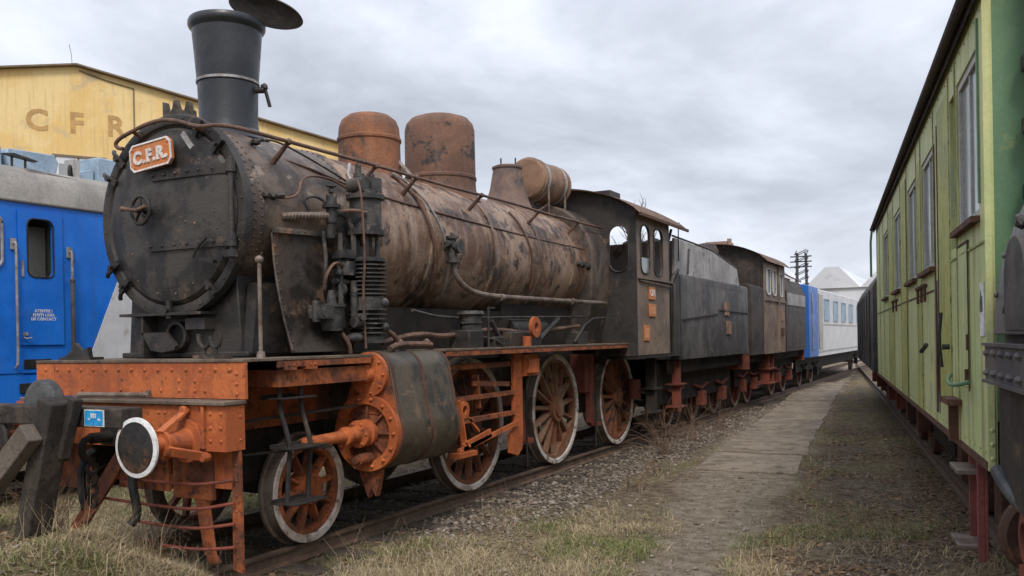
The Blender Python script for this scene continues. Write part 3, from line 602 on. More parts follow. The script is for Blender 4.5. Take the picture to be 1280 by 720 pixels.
# governor and piping ahead of the pump
mb = MB(); g_ = Vector((1.03,6.47,2.98)); mb.cyl(g_, g_+Vector((0,0,.26)), .05); mb.cyl(g_+Vector((0,0,.14)), g_+Vector((0,0,.17)), .085); mb.ball(g_+Vector((0,0,.3)), .035, sub=1); mb.cyl(g_+Vector((0,0,.3)), g_+Vector((0,0,.38)), .014); mb.ring(g_+Vector((0,0,.34)), (0,0,1), .0, .05, .012, 14); mb.cyl(g_+Vector((-.02,0,-.14)), g_+Vector((0,0,.02)), .038)
mb.tube([g_+Vector((0,0,.08)), g_+Vector((-.02,.2,.12)), g_+Vector((.02,.3,0)), g_+Vector((.02,.3,-.3)), g_+Vector((.02,.28,-.5))], .03, 8, 2); mb.build('governor', 'pump', pump)
mb = MB(); mb.tube([(.86,5.98,3.00), (.90,6.1,3.02), (.97,6.3,3.04), (1.03,6.47,3.05)], .030, 8, 1)
for i in range(14): t = i/13; mb.ring((.865+.14*t, 5.99+.43*t, 3.0+.04*t), (.3,1,.1), .03, .037, .012, 10)
mb.build('hose', 'steel_worn', pump)
mb = MB(); mb.tube([(1.03,6.47,3.12), (1.0,6.3,3.22), (.93,6.18,3.18), (.95,6.25,3.07)], .014, 8, 2); mb.tube([(1.0,6.62,2.9), (1.02,6.6,2.5), (1.05,6.55,2.3), (1.04,6.6,2.0)], .028, 8, 2); mb.tube([(.98,6.4,2.9), (1.0,6.42,2.6), (1.0,6.38,2.35)], .02, 8, 1); mb.build('thin_pipe', 'pump', pump)
mb = MB(); mb.tube([(1.12,6.75,3.42), (1.2,6.7,3.3), (1.21,6.72,2.9), (1.2,6.74,2.6), (1.17,6.74,2.35), (1.18,6.76,1.8)], .012, 6, 2); mb.tube([(.98,6.62,3.1), (1.12,6.66,3.12), (1.2,6.78,3.1)], .018, 6, 1); mb.tube([(1.02,6.35,2.35), (1.1,6.3,2.5), (1.08,6.45,2.62), (1.05,6.6,2.58)], .014, 6, 2); mb.tube([(1.14,7.1,2.0), (1.2,7.25,1.9), (1.1,7.3,1.78)], .025, 8, 1); mb.tube([(1.1,6.5,1.95), (1.14,6.56,1.85), (1.12,6.6,1.76)], .02, 8, 1)
mb.build('copper_line', 'pipe_rust', pump)
mb = MB(); mb.ring((1.02,6.56,2.36), (0,1,0), .02, .07, .05, 16); mb.cyl((1.02,6.5,2.44), (1.02,6.7,2.44), .03); mb.ball((1.06,6.52,2.52), .045, sub=1); mb.box(.95,1.1,6.56,6.72,2.66,2.74); mb.cyl((1.15,6.7,2.1), (1.22,6.68,2.1), .035); mb.build('drain_valve', 'pump', pump)
mb = MB(); mb.tube([(.9,7.4,1.85), (.95,8.0,1.95), (.92,8.6,1.9), (.95,9.5,2.0), (.9,10.8,1.95), (.92,12.5,2.05)], .03, 8, 2); mb.build('drain_pipe', 'pipe_rust', loco)
mb = MB(); mb.tube([(.88,8.0,2.2), (.9,8.6,2.12), (.9,10,2.15), (.88,12.8,2.2)], .018, 6, 2); mb.build('thin_pipe', 'pump', loco)
mb = MB(); mb.cyl((.80,10.3,2.0), (.80,11.4,2.0), .14, seg=24); mb.build('air_tank', 'soot', loco)
mb = MB(); o_ = Vector((1.05,6.42,2.02)); mb.cyl(o_+Vector((0,0,-.05)), o_+Vector((0,0,.17)), .10, .12, 20); mb.cyl(o_+Vector((0,0,.17)), o_+Vector((0,0,.20)), .135); mb.cyl(o_+Vector((0,0,.2)), o_+Vector((0,0,.33)), .05, .03); mb.box(o_.x-.02,o_.x+.1,o_.y-.30,o_.y-.08,2.08,2.2); mb.cyl((1.1,6.14,2.05), (1.1,6.14,2.24), .035); mb.cyl((1.02,6.22,2.14), (1.16,6.22,2.14), .05); mb.build('lubricator', 'pump', loco)
# --- running board and platform
mb = MB(); mb.box(-1.28,1.28,5.06,6.74,1.72,1.745); mb.build('front_platform', 'deck', loco, bevel=.004)
mb = MB(); mb.box(.82,1.30,7.94,13.68,1.745,1.77); mb.box(.82,.98,6.745,7.94,1.745,1.77); mb.box(-1.30,-.82,6.745,13.68,1.745,1.77); mb.build('running_board', 'deck', loco, bevel=.004)
mb = MB(); mb.box(1.26,1.285,5.45,6.70,1.665,1.715); mb.box(1.27,1.295,8.0,13.66,1.69,1.74); mb.box(-1.29,-1.27,5.1,13.66,1.655,1.74); mb.build('valance', 'orange_dirty', loco)
mb = MB(); mb.cyl((1.18,5.36,1.75), (1.17,5.37,2.53), .017, seg=12); mb.ball((1.17,5.37,2.55), .036); mb.cyl((1.18,5.36,1.74), (1.18,5.36,1.80), .04, .03); mb.build('hand_post', 'steel_worn', loco, 'slim upright rod with round knob')
mb = MB(); mb.box(.62,1.02,5.16,5.22,1.745,1.78)
mb.tube([(.66,5.19,1.95), (.67,5.19,1.87), (.72,5.19,1.83), (.78,5.19,1.86), (.79,5.19,1.95), (.80,5.19,1.87), (.84,5.19,1.83), (.90,5.19,1.86), (.91,5.19,1.95)], .018, 8, 1)
mb.cyl((.72,5.19,1.76), (.72,5.19,1.84), .02, seg=8); mb.cyl((.85,5.19,1.76), (.85,5.19,1.84), .02, seg=8); mb.build('lamp_iron', 'plate_grime', loco)
mb = MB(); mb.box(-1.1,-.66,5.16,5.3,1.745,1.77); mb.prism([(-1.05,1.77), (-.7,1.77), (-.72,1.86), (-.8,1.82), (-.9,1.9), (-.95,1.83)], 'y', 5.18, 5.22); mb.build('lamp_iron', 'soot', loco)
mb = MB()
for (x, y, z, sx, sy, sz) in ((1.0,8.95,1.86,.28,.34,.24), (1.02,9.55,1.83,.2,.26,.14), (1.0,12.2,1.86,.22,.4,.2), (.95,10.4,1.86,.24,.9,.2)): mb.box(x-sx/2,x+sx/2,y-sy/2,y+sy/2,z-sz/2,z+sz/2)
mb.build('oil_box', 'soot', loco, bevel=.015)
mb = MB(); mb.cyl((1.0,9.05,1.98), (1.0,9.05,2.17), .13); mb.cyl((1.0,9.05,2.17), (1.0,9.05,2.21), .17, .15); mb.cyl((1.0,9.05,2.06), (1.0,9.05,2.08), .15); mb.build('mechanical_lubricator', 'pump', loco)
mb = MB(); mb.cyl((1.16,9.2,1.77), (1.16,9.2,2.25), .016, seg=8); mb.bar((1.16,9.2,2.25), (1.16,9.36,2.25), .02, .02); mb.cyl((1.05,9.8,1.77), (1.0,9.55,2.1), .03, seg=8); mb.cyl((.95,10.9,1.8), (.98,11.6,2.15), .035, seg=8); mb.tube([(1.1,11.9,1.8), (1.12,12.4,2.15), (1.12,13.1,2.18)], .02, 8, 1); mb.tube([(1.0,9.3,1.9), (1.15,9.5,1.85), (1.2,9.7,1.6)], .018, 8, 1); mb.build('reach_rod', 'soot', loco)
# --- buffer beam
mb = MB(); mb.box(-1.285,1.285,5.07,5.10,1.43,1.718); mb.rivets([(-1.15+.163*i, 5.07, 1.66) for i in range(15)], (0,-1,0), .019, .016, 8); mb.rivets([(-1.15+.5*i, 5.07, 1.49) for i in range(5)] + [(x, 5.07, z) for x in (.56,.74) for z in (1.49,1.57)] + [(1.2, 5.07, z) for z in (1.47,1.55,1.63)], (0,-1,0), .017, .015, 8)
beam = mb.build('buffer_beam', 'orange', loco, 'orange riveted buffer beam')
mb = MB(); mb.box(-1.06,1.30,4.83,5.069,1.395,1.425); mb.box(-1.285,-1.07,4.90,5.069,1.395,1.42); mb.build('step_board', 'deck', beam, bevel=.006)
mb = MB(); mb.box(-1.28,1.28,4.87,5.066,1.04,1.39); mb.box(1.04,1.07,4.845,4.868,1.06,1.39)
mb.rivets([(x,4.87,z) for x in (.1,.35,.55,.62) for z in (1.33,1.1)] + [(1.12,4.87,z) for z in (1.12,1.22,1.33)] + [(1.23,4.87,z) for z in (1.12,1.22,1.33)], (0,-1,0), .017, .015, 8); mb.rivets([(1.28,5.02,z) for z in (1.12,1.3)], (1,0,0), .014, .012); mb.build('lower_beam', 'orange', beam)
def buffer(x, white):
    bf = thing('x', '', '') if False else None
    y0 = 4.37; z = 1.115
    mb = MB(); mb.lathe((x,4.869,z), (0,-1,0), [(0,.0), (0,.17), (.03,.17), (.035,.10), (.10,.085), (.22,.075), (.23,.10), (.26,.10), (.265,.055), (.44,.045)], 28)
    for a in (90, 210, 330):
        d = Vector((math.cos(R(a)), 0, math.sin(R(a)))); mb.bar(Vector((x,4.86,z))+d*.24, Vector((x,4.60,z))+d*.09, .075, .025, up=(d.x,0,d.z))
        mb.cyl(Vector((x,4.88,z))+d*.24, Vector((x,4.81,z))+d*.24, .035, seg=8)
    b_ = mb.build('buffer', 'orange', loco, bevel=.004)
    mb = MB(); mb.lathe((x,y0+.06,z), (0,-1,0), [(0,.05), (.01,.20), (.028,.222), (.045,.222), (.052,.19)], 48, caps=False); mb.build('buffer_rim', 'white_paint' if white else 'soot', b_)
    mb = MB(); mb.lathe((x,y0+.06,z), (0,-1,0), [(.045,.192), (.058,.14), (.064,0)], 48, caps=True); mb.build('buffer_face', 'rust_face', b_)
weather('rust_face', (.015,.014,.015), (.03,.026,.024), (.13,.065,.038), s=3, t3=(.5,.64), s3=4, rough=.5, bump=.2)
buffer(.875, True); buffer(-.875, False)
mb = MB(); mb.cyl((0,4.87,1.12), (0,4.66,1.12), .045); mb.tube([(0,4.68,1.14), (0,4.58,1.1), (0,4.58,.98), (0,4.66,.94)], .03, 8, 1); mb.box(-.12,.12,4.84,4.868,1.05,1.25)
for i in range(4): mb.ring((0,4.66,.88-.09*i), (0,1,0) if i % 2 else (1,0,0), .03, .055, .025, 14)
mb.build('coupling', 'underframe', beam)
mb = MB(); mb.tube([(.25,4.95,1.0), (.28,4.85,.95), (.30,4.80,.75), (.32,4.85,.5), (.28,4.8,.42)], .035, 8, 2); mb.tube([(-.3,4.95,1.0), (-.32,4.83,.93), (-.33,4.8,.7), (-.3,4.82,.5)], .035, 8, 2); mb.build('brake_hose', 'black_rubber', beam)
mb = MB(); mb.tube([(.35,4.955,1.46), (.0,4.93,1.455), (-.35,4.92,1.455), (-.5,4.92,1.45)], .022, 8, 1); mb.cyl((.33,4.955,1.44), (.33,4.955,1.50), .02, seg=8); mb.build('coupling_bar', 'steel_worn', beam)
# guard frame under the beam with its rails
mb = MB(); mb.prism([(1.275,1.038), (1.195,1.038), (1.185,.10), (1.285,.08)], 'y', 5.01, 5.035); mb.rivets([(1.235,5.01,.2+.12*i) for i in range(7)], (0,-1,0), .013, .012); mb.build('guard_post', 'orange_dirty', beam)
mb = MB(); mb.bar((.20,4.84,1.03), (-.45,4.80,.25), .13, .03, up=(0,-1,0)); mb.bar((-.98,4.9,1.0), (-1.1,4.86,.25), .12, .03, up=(0,-1,0)); mb.build('guard_post', 'orange_dirty', beam)
mb = MB(); mb.box(-.15,.45,5.04,5.07,.66,1.038); mb.rivets([(x,5.04,z) for x in (-.08,.15,.38) for z in (.74,.95)], (0,-1,0), .016, .014); mb.build('frame_plate', 'orange_dirty', beam)
mb = MB(); mb.box(.97,1.19,5.045,5.065,.72,1.038); mb.build('frame_plate', 'orange', beam)
for z0, z1, xa, sag in ((.78,.80,.02,-.02), (.60,.62,-.12,-.05), (.44,.46,.28,-.03), (.27,.28,.8,-.01)):
    mb = MB(); mb.tube([(xa,4.86,z0), (.5,4.86,z0+sag*.4), (.95,4.87,z0+sag*.5), (1.18,4.96,z1), (1.24,4.98,z1+.01)], .013, 8, 2); mb.build('guard_rail', 'red_oxide', beam)
mb = MB(); mb.box(.50,.95,5.04,5.07,.62,1.038); mb.prism([(.74,.62), (.86,.62), (.93,.18), (.98,.12), (.9,.10), (.83,.18)], 'y', 5.05, 5.09); mb.box(-.95,-.5,5.04,5.07,.62,1.038); mb.rivets([(x,5.04,z) for x in (.56,.88) for z in (.7,.94)], (0,-1,0), .016, .014); mb.build('guard_iron', 'orange_dirty', beam)
mb = MB()
for i in range(11):
    x = -.1+.13*i; mb.tube([(x,4.88,.30), (x+random.uniform(-.05,.05),4.86,.12), (x+random.uniform(-.08,.08),4.84,-.1)], .004, 4, 1)
mb.build('brush', 'rust_brown', beam)
# --- frames
mb = MB(); mb.box(.50,.53,5.1,15.5,.62,1.70); mb.box(-.53,-.50,5.1,15.5,.62,1.70)
for y in (5.6, 7.2, 8.8, 10.6, 12.9, 15.2): mb.box(-.50,.50,y,y+.03,.7,1.65)
mb.build('main_frame', 'underframe', loco)
mb = MB(); mb.box(.54,1.25,5.5,6.7,1.50,1.64); mb.box(.53,.60,5.15,6.9,1.1,1.60); mb.build('frame_stretcher', 'orange_dirty', loco)
mb = MB(); mb.bar((1.0,5.2,1.22), (1.1,6.7,1.26), .06, .02); mb.bar((1.0,5.3,.95), (1.2,6.2,.93), .02, .02); mb.build('stay_rod', 'underframe', loco)
# --- cylinder block
CYY, CZ, VZ, CX, VX = 6.85, .99, 1.55, 1.15, 1.21
mb = MB(); n = 28; prf = []
for i in range(n+1): a = R(-205 + 230*i/n); prf.append((CX+.375*math.cos(a), CZ+.0+.375*math.sin(a)))
for i in range(n//2+1): a = R(15 + 150*i/(n//2)); prf.append((VX-.02+.22*math.cos(a), VZ+.22*math.sin(a)))
mb.prism([(x-.0, z) for x, z in prf], 'y', 6.84, 7.92); mb.box(.53,.95,6.90,7.88,.7,1.7); cyb = mb.build('cylinder_block', 'cylinder_green', loco, 'dark green cylinder cladding streaked with rust', bevel=.008)
F_ = 6.84
for yb0 in (6.845, 7.34, 7.86):
    mb = MB(); inn = prf; out_ = [(CX+(x-CX)*1.012+.0, 1.2+(z-1.2)*1.010) for x, z in prf]; n_ = len(prf)
    for i in range(n_): j = (i+1) % n_; mb.prism([inn[i], inn[j], out_[j], out_[i]], 'y', yb0, yb0+.045)
    mb.build('cladding_band', 'rust_brown', cyb)
mb = MB(); mb.ring((CX,F_,CZ), (0,-1,0), .275, .372, .07, 48); mb.rivets([(CX+.328*math.cos(a), F_-.07, CZ+.328*math.sin(a)) for a in [2*math.pi*i/14 for i in range(14)]], (0,-1,0), .022, .028, 6)
ring_ = mb.build('cylinder_flange', 'orange', cyb)
mb = MB(); mb.lathe((CX,F_-.005,CZ), (0,-1,0), [(0,.284), (-.0,.26), (.02,.12), (.05,.10), (.06,0)], 36, caps=False)
for i in range(8): a = 2*math.pi*i/8; mb.bar((CX+.08*math.cos(a),F_-.05,CZ+.08*math.sin(a)), (CX+.265*math.cos(a),F_-.02,CZ+.265*math.sin(a)), .02, .045, up=(0,1,0))
mb.build('cylinder_cover', 'orange_dirty', cyb)
mb = MB(); mb.prism([(CX-.30,CZ+.2), (CX+.33,CZ+.16), (VX+.19,VZ), (VX-.22,VZ)], 'y', F_-.025, F_-.001); mb.build('cover_plate', 'orange_dirty', cyb)
mb = MB(); mb.ring((VX-.02,F_-.025,VZ), (0,-1,0), 0, .215, .05, 36); mb.rivets([(VX-.02+.18*math.cos(a), F_-.075, VZ+.18*math.sin(a)) for a in [2*math.pi*i/9 for i in range(9)]], (0,-1,0), .018, .022, 6); mb.cyl((VX-.02,F_-.07,VZ), (VX-.02,F_-.17,VZ), .085, .075); mb.cyl((VX-.02,F_-.17,VZ), (VX-.02,F_-.26,VZ), .04, .035); mb.build('valve_cover', 'orange', cyb)
mb = MB(); mb.cyl((VX-.02,F_-.26,VZ), (VX-.02,F_-.31,VZ), .045); mb.build('valve_spindle', 'light_steel', cyb)
mb = MB(); mb.lathe((CX,F_-.05,CZ), (0,-1,0), [(0,.13), (.05,.13), (.06,.10), (.10,.10), (.11,.13), (.15,.13), (.16,.075), (.30,.07), (.31,.085), (.35,.085), (.36,.056), (.90,.047), (.91,.03)], 28)
mb.rivets([(CX+.105*math.cos(a), F_-.20, CZ+.105*math.sin(a)) for a in [2*math.pi*i/6 for i in range(6)]], (0,-1,0), .018, .02, 6); mb.build('tail_rod_guide', 'orange', cyb)
mb = MB(); mb.cyl((CX+.03,F_-.06,CZ-.24), (CX+.03,F_-.24,CZ-.24), .06, .05); mb.cyl((CX+.03,F_-.24,CZ-.24), (CX+.03,F_-.28,CZ-.24), .035); mb.prism([(CX-.16,CZ-.33), (CX+.12,CZ-.33), (CX+.08,CZ-.52), (CX+.05,CZ-.62), (CX,CZ-.54), (CX-.04,CZ-.64), (CX-.1,CZ-.5)], 'y', F_-.0, F_+.07); mb.build('drain_cock', 'orange_dirty', cyb)
mb = MB(); mb.tube([(CX+.1,7.05,1.79), (CX+.08,7.2,1.83), (CX+.06,7.6,1.83), (CX+.06,7.85,1.82)], .03, 8, 1); mb.ball((CX+.05,7.3,1.84), .05, sub=1); mb.ball((CX+.04,7.8,1.84), .05, sub=1); mb.build('bypass_pipe', 'pipe_rust', cyb)
# left cylinder
mb = MB(); mb.lathe((-CX,6.9,CZ), (0,1,0), [(0,.4), (1.45,.4)], 32); mb.lathe((-CX,6.9,VZ), (0,1,0), [(0,.22), (1.45,.22)], 24); mb.box(-.95,-.53,6.95,8.3,.7,1.7); mb.build('cylinder_block', 'cylinder_green', loco)
# --- footsteps on the right side
st = MB()
for y in (5.58, 5.84): st.tube([(1.17,y,1.70), (1.17,y,1.40), (1.17,y,1.30), (1.22,y+.02,1.12), (1.25,y+.03,.98), (1.23,y+.02,.80), (1.23,y,.52)], .021, 8, 1)
stp = st.build('footstep_hanger', 'soot', loco)
for z, x0 in ((1.40,1.02), (.985,1.12), (.525,1.12)):
    mb = MB(); mb.box(x0,x0+.25,5.50,5.93,z-.008,z+.008); mb.box(x0+.0,x0+.01,5.50,5.93,z+.008,z+.03); mb.build('step_plate', 'soot', stp, bevel=.003)
mb = MB(); mb.box(1.20,1.31,5.52,5.64,1.64,1.715); mb.box(1.20,1.31,5.78,5.90,1.64,1.715); mb.rivets([(1.31,y,1.68) for y in (5.55,5.61,5.81,5.87)], (1,0,0), .014, .012); mb.build('hanger_clamp', 'orange_dirty', stp)
# --- wheels
def wheel(side, y, Rw, spokes, mat, tmat, weight=None, hub=.15, parent=loco, face=.0, zc=None, crank=False):
    xi = side*.70; dx = side; z = Rw if zc is None else zc; o = Vector((xi, y, z))
    mb = MB(); rim = Rw-.075
    mb.ring(o+Vector((dx*.01,0,0)), (dx,0,0), rim-.055, rim, .10, 56)
    mb.cyl(o-Vector((dx*.03,0,0)), o+Vector((dx*.16,0,0)), hub, hub*.9, 28); mb.cyl(o+Vector((dx*.15,0,0)), o+Vector((dx*.18,0,0)), hub*.55, seg=20)
    for i in range(spokes):
        a = 2*math.pi*i/spokes+.13; d = Vector((0, math.cos(a), math.sin(a))); t_ = Vector((0,-math.sin(a),math.cos(a)))
        n0, n1 = o+d*hub*.8, o+d*(rim-.03); hw0, hw1 = .034*(Rw/.8+.3), .024*(Rw/.8+.3)
        vs = [n0+t_*hw0+Vector((dx*.02,0,0)), n0-t_*hw0+Vector((dx*.02,0,0)), n0-t_*hw0*.4+Vector((dx*.115,0,0)), n0+t_*hw0*.4+Vector((dx*.115,0,0)),
              n1+t_*hw1+Vector((dx*.02,0,0)), n1-t_*hw1+Vector((dx*.02,0,0)), n1-t_*hw1*.4+Vector((dx*.09,0,0)), n1+t_*hw1*.4+Vector((dx*.09,0,0))]
        mb._add(vs, [(0,1,2,3), (4,7,6,5), (0,4,5,1), (1,5,6,2), (2,6,7,3), (3,7,4,0)])
    if weight is not None:
        n = 12; a0, a1 = R(weight-38), R(weight+38); pts = [(y+(rim-.04)*math.cos(a0+(a1-a0)*i/n), z+(rim-.04)*math.sin(a0+(a1-a0)*i/n)) for i in range(n+1)]
        mb.prism(pts, 'x', xi+dx*.02, xi+dx*.105)
    if crank:
        p = o+Vector((0,.28,-.12)); mb.cyl(p+Vector((dx*.0,0,0)), p+Vector((dx*.17,0,0)), .10, seg=20); mb.cyl(p+Vector((dx*.17,0,0)), p+Vector((dx*.26,0,0)), .05, seg=16)
    w_ = mb.build('wheel', mat, parent)
    mb = MB(); mb.lathe(o, (dx,0,0), [(-.02,rim-.02), (-.02,Rw+.028), (.01,Rw+.028), (.02,Rw+.004), (.125,Rw-.003)], 72, caps=False); mb.build('tread', 'steel_worn', w_)
    mb = MB(); mb.lathe(o, (dx,0,0), [(.125,Rw-.003), (.13,Rw-.010), (.13,Rw-.062), (.115,rim-.004), (.09,rim-.004)], 72, caps=False); mb.build('tyre', tmat, w_)
    return w_
def axle(y, z, r=.085, parent=loco):
    mb = MB(); mb.cyl((-.7,y,z), (.7,y,z), r, seg=20); mb.build('axle', 'underframe', parent)
for side in (1, -1):
    wheel(side, 6.34, .50, 10, 'orange_dirty', 'tyre_white' if side > 0 else 'steel_worn', hub=.155)
    wheel(side, 9.34, .817, 15, 'wheel_rust', 'tyre_white', weight=60, crank=False, hub=.19)
    wheel(side, 11.83, .817, 15, 'wheel_dust', 'tyre_white', weight=-55, hub=.21)
    wheel(side, 14.36, .817, 15, 'wheel_rust', 'tyre_white', weight=200, hub=.19)
for y, z in ((6.34,.5), (9.34,.817), (11.83,.817), (14.36,.817)): axle(y, z)
# motion bracket, slide bars, brake gear, hangers in orange
mb = MB(); mb.prism([(9.78,.42), (9.98,.36), (10.1,.44), (10.13,.7), (10.13,1.72), (9.9,1.72), (9.9,.75), (9.78,.66)], 'x', 1.08, 1.13); mb.rivets([(1.13,10.0,.6+.14*i) for i in range(8)], (1,0,0), .014, .012); mot = mb.build('motion_bracket', 'orange', loco, bevel=.005)
mb = MB(); mb.box(1.05,1.14,7.92,9.9,.90,.95); mb.box(1.05,1.14,7.92,9.9,1.16,1.21); mb.build('slide_bar', 'orange_dirty', mot)
mb = MB(); mb.bar((1.16,8.45,.60), (1.16,9.92,.80), .03, .055); mb.bar((1.16,8.55,.63), (1.16,9.2,.74), .03, .10); mb.bar((1.14,8.5,1.18), (1.14,8.62,.66), .03, .07, up=(1,0,0)); mb.ring((1.12,8.62,1.06), (1,0,0), .05, .10, .04, 20); mb.bar((1.12,8.68,1.0), (1.12,8.98,.78), .03, .04, up=(1,0,0)); mb.box(1.10,1.22,8.38,8.78,.53,.585); mb.cyl((1.13,8.5,.5), (1.13,8.5,.56), .02, seg=8); mb.rivets([(1.175,y,z) for y, z in ((8.5,.6), (8.68,.64), (8.6,.7))], (1,0,0), .02, .016); mb.build('crosshead', 'orange', mot)
mb = MB(); mb.box(1.02,1.10,7.92,9.85,1.52,1.58); mb.bar((1.1,8.9,1.35), (1.1,9.8,1.3), .03, .06); mb.bar((1.08,9.0,1.45), (1.08,9.05,1.05), .03, .08, up=(1,0,0)); mb.build('valve_rod', 'orange_dirty', mot)
mb = MB(); mb.box(1.05,1.16,10.14,10.55,1.38,1.66); mb.box(1.15,1.2,10.2,10.5,1.42,1.6); mb.cyl((1.12,10.3,1.9), (1.12,10.3,1.75), .06); mb.ring((1.12,10.5,2.02), (1,0,0), .06, .14, .05, 20); mb.build('expansion_link', 'orange', mot)
mb = MB()
for y in (10.62, 13.08):
    mb.prism([(y-.05,.5), (y+.12,.42), (y+.14,.52), (y+.05,1.0), (y+.05,1.5), (y-.04,1.5)], 'x', .78, .86); mb.bar((.8,y+.05,.48), (1.0,y+.05,.48), .06, .06)
mb.build('brake_hanger', 'red_oxide', loco)
mb = MB()
for y in (10.58, 13.04): mb.tube([(.95,y,1.7), (.97,y-.05,1.2), (.95,y,.6), (.93,y+.05,.12)], .014, 8, 2)
mb.build('sand_pipe', 'underframe', loco)
mb = MB(); mb.box(.56,.64,8.7,15.3,.95,1.12); mb.box(.6,.85,12.85,13.3,1.0,1.6); mb.cyl((.9,15.0,.75), (.9,15.0,1.1), .12); mb.build('equaliser_beam', 'red_oxide', loco)
mb = MB(); mb.box(1.12,1.30,15.0,15.08,.45,1.5); mb.box(1.05,1.32,14.9,15.35,.50,.53); mb.box(1.05,1.32,14.9,15.35,.92,.95); mb.build('cab_step', 'underframe', loco)
# --- cab
KX = 1.45
def oval_wall(mb, y0, y1, z0, z1, holes, x, th=.03, ax='side'):
    """sheet with rounded-rectangle openings, made of a grid round each hole"""
    cols = sorted(set([y0, y1] + [h[0] for h in holes] + [h[1] for h in holes]))
    for a, b in zip(cols, cols[1:]):
        hs = [h for h in holes if h[0] <= a+1e-6 and h[1] >= b-1e-6]
        def bx(u0, u1, w0, w1):
            if ax == 'side': mb.box(x, x+th, u0, u1, w0, w1)
            else: mb.box(u0, u1, x, x+th, w0, w1)
        if not hs: bx(a, b, z0, z1)
        else:
            h = hs[0]; bx(a, b, z0, h[2]); bx(a, b, h[3], z1)
    for h in holes:
        r_ = min(h[4], (h[1]-h[0])/2-.001)
        for sy, sz in ((0,0), (1,0), (1,1), (0,1)):
            cyy = h[0]+r_ if sy == 0 else h[1]-r_; czz = h[2]+r_ if sz == 0 else h[3]-r_
            ky = h[0] if sy == 0 else h[1]; kz = h[2] if sz == 0 else h[3]
            a0 = {(0,0): 180, (1,0): 270, (1,1): 0, (0,1): 90}[(sy, sz)]; n = 6
            poly = [(ky, kz)] + [(cyy+r_*math.cos(R(a0+90*i/n)), czz+r_*math.sin(R(a0+90*i/n))) for i in range(n+1)]
            mb.prism(poly, 'x' if ax == 'side' else 'y', x+.001, x+th-.001)
def oval_frame(mb, h, x, ax='side', wd=.03, th=.02):
    r_ = min(h[4], (h[1]-h[0])/2-.001); pts = []
    for sy, sz, a0 in ((1,1,0), (0,1,90), (0,0,180), (1,0,270)):
        cyy = h[0]+r_ if sy == 0 else h[1]-r_; czz = h[2]+r_ if sz == 0 else h[3]-r_
        pts += [(cyy+r_*math.cos(R(a0+15*i)), czz+r_*math.sin(R(a0+15*i))) for i in range(7)]
    pts.append(pts[0]); pts.append(pts[1])
    mb.tube([(x, u, v) if ax == 'side' else (u, x, v) for u, v in pts], wd/2, 6)
wins = [(13.90,14.36,2.93,3.74,.16), (14.58,15.06,2.93,3.74,.16)]
mb = MB(); oval_wall(mb, 13.72, 15.42, 1.55, 3.88, wins, KX-.03); mb.rivets([(KX,13.77,1.7+.1*i) for i in range(22)] + [(KX,15.37,1.7+.1*i) for i in range(12)], (1,0,0), .010, .008); mb.box(KX-.03,KX,13.72,15.42,3.88,3.98); cab = mb.build('cab_side', 'cab_brown', loco, smooth=False)
for h in wins:
    mb = MB(); oval_frame(mb, h, KX+.005); f_ = mb.build('window_frame', 'soot', cab)
mb = MB(); mb.box(KX-.018,KX-.012,14.0,14.36,2.93,3.20); mb.build('window_pane', 'glass_milky', cab)
mb = MB(); mb.bar((KX+.03,13.74,2.845), (KX+.03,15.5,2.84), .05, .03); mb.tube([(KX+.03,13.8,2.80), (KX+.06,14.5,2.78), (KX+.03,15.5,2.76)], .01, 6, 1); mb.build('arm_rail', 'cab_brown', cab)
mb = MB(); oval_wall(mb, 13.72, 15.42, 1.55, 3.88, wins, -KX); mb.box(-KX,-KX+.03,13.72,15.42,3.88,4.00); mb.build('cab_side', 'cab_brown', loco, smooth=False)
fw = [(.98,1.32,2.95,3.72,.16), (-1.32,-.98,2.95,3.72,.16)]
mb = MB(); oval_wall(mb, -KX, KX, 1.55, 3.88, fw, 13.69, ax='front'); RZ = lambda x: 3.86 + .54*(1-(abs(x)/(KX+.16))**2)**.8; top = [(-KX,3.88)] + [(x, RZ(x)-.004) for x in [-KX+2*KX*i/20 for i in range(0, 21)]] + [(KX,3.88)]; mb.prism(top, 'y', 13.69, 13.72); cf_ = mb.build('cab_front', 'soot', loco, smooth=False)
for h in fw:
    mb = MB(); oval_frame(mb, h, 13.685, 'front'); mb.build('window_frame', 'soot', cf_)
mb = MB(); n = 24; rows = []
for yy, dz in ((13.50,-.0), (14.2,.02), (15.4,.02), (16.2,-.01)):
    rows.append([( (KX+.16)*(-1+2*i/n), yy, 3.86 + dz + .54*(1-abs(-1+2*i/n)**2.0)**.8) for i in range(n+1)])
skin(mb, rows, .05); rf = mb.build('cab_roof', 'cab_roof', loco)
mb = MB(); mb.bar((KX+.15,13.5,3.86), (KX+.15,16.2,3.85), .03, .05); mb.build('roof_gutter', 'rust_brown', rf)
mb = MB(); mb.box(.3,.7,14.5,15.0,4.36,4.47); mb.build('roof_vent', 'soot', rf)
mb = MB(); mb.box(KX-.06,KX-.0,15.42,15.47,1.55,3.84); mb.box(-KX,-KX+.06,15.42,15.47,1.55,3.84); mb.cyl((KX-.03,15.75,1.5), (KX-.03,15.75,2.9), .018, seg=8); mb.bar((KX-.03,15.45,3.5), (KX-.03,15.72,3.84), .04, .03); mb.bar((KX-.03,15.47,3.35), (KX-.03,15.47,3.9), .05, .05); mb.build('cab_post', 'soot', loco)
mb = MB(); mb.box(-KX,KX,13.7,15.6,1.50,1.56); mb.box(-.9,.9,13.72,13.9,1.56,3.6); mb.build('cab_floor', 'underframe', loco)
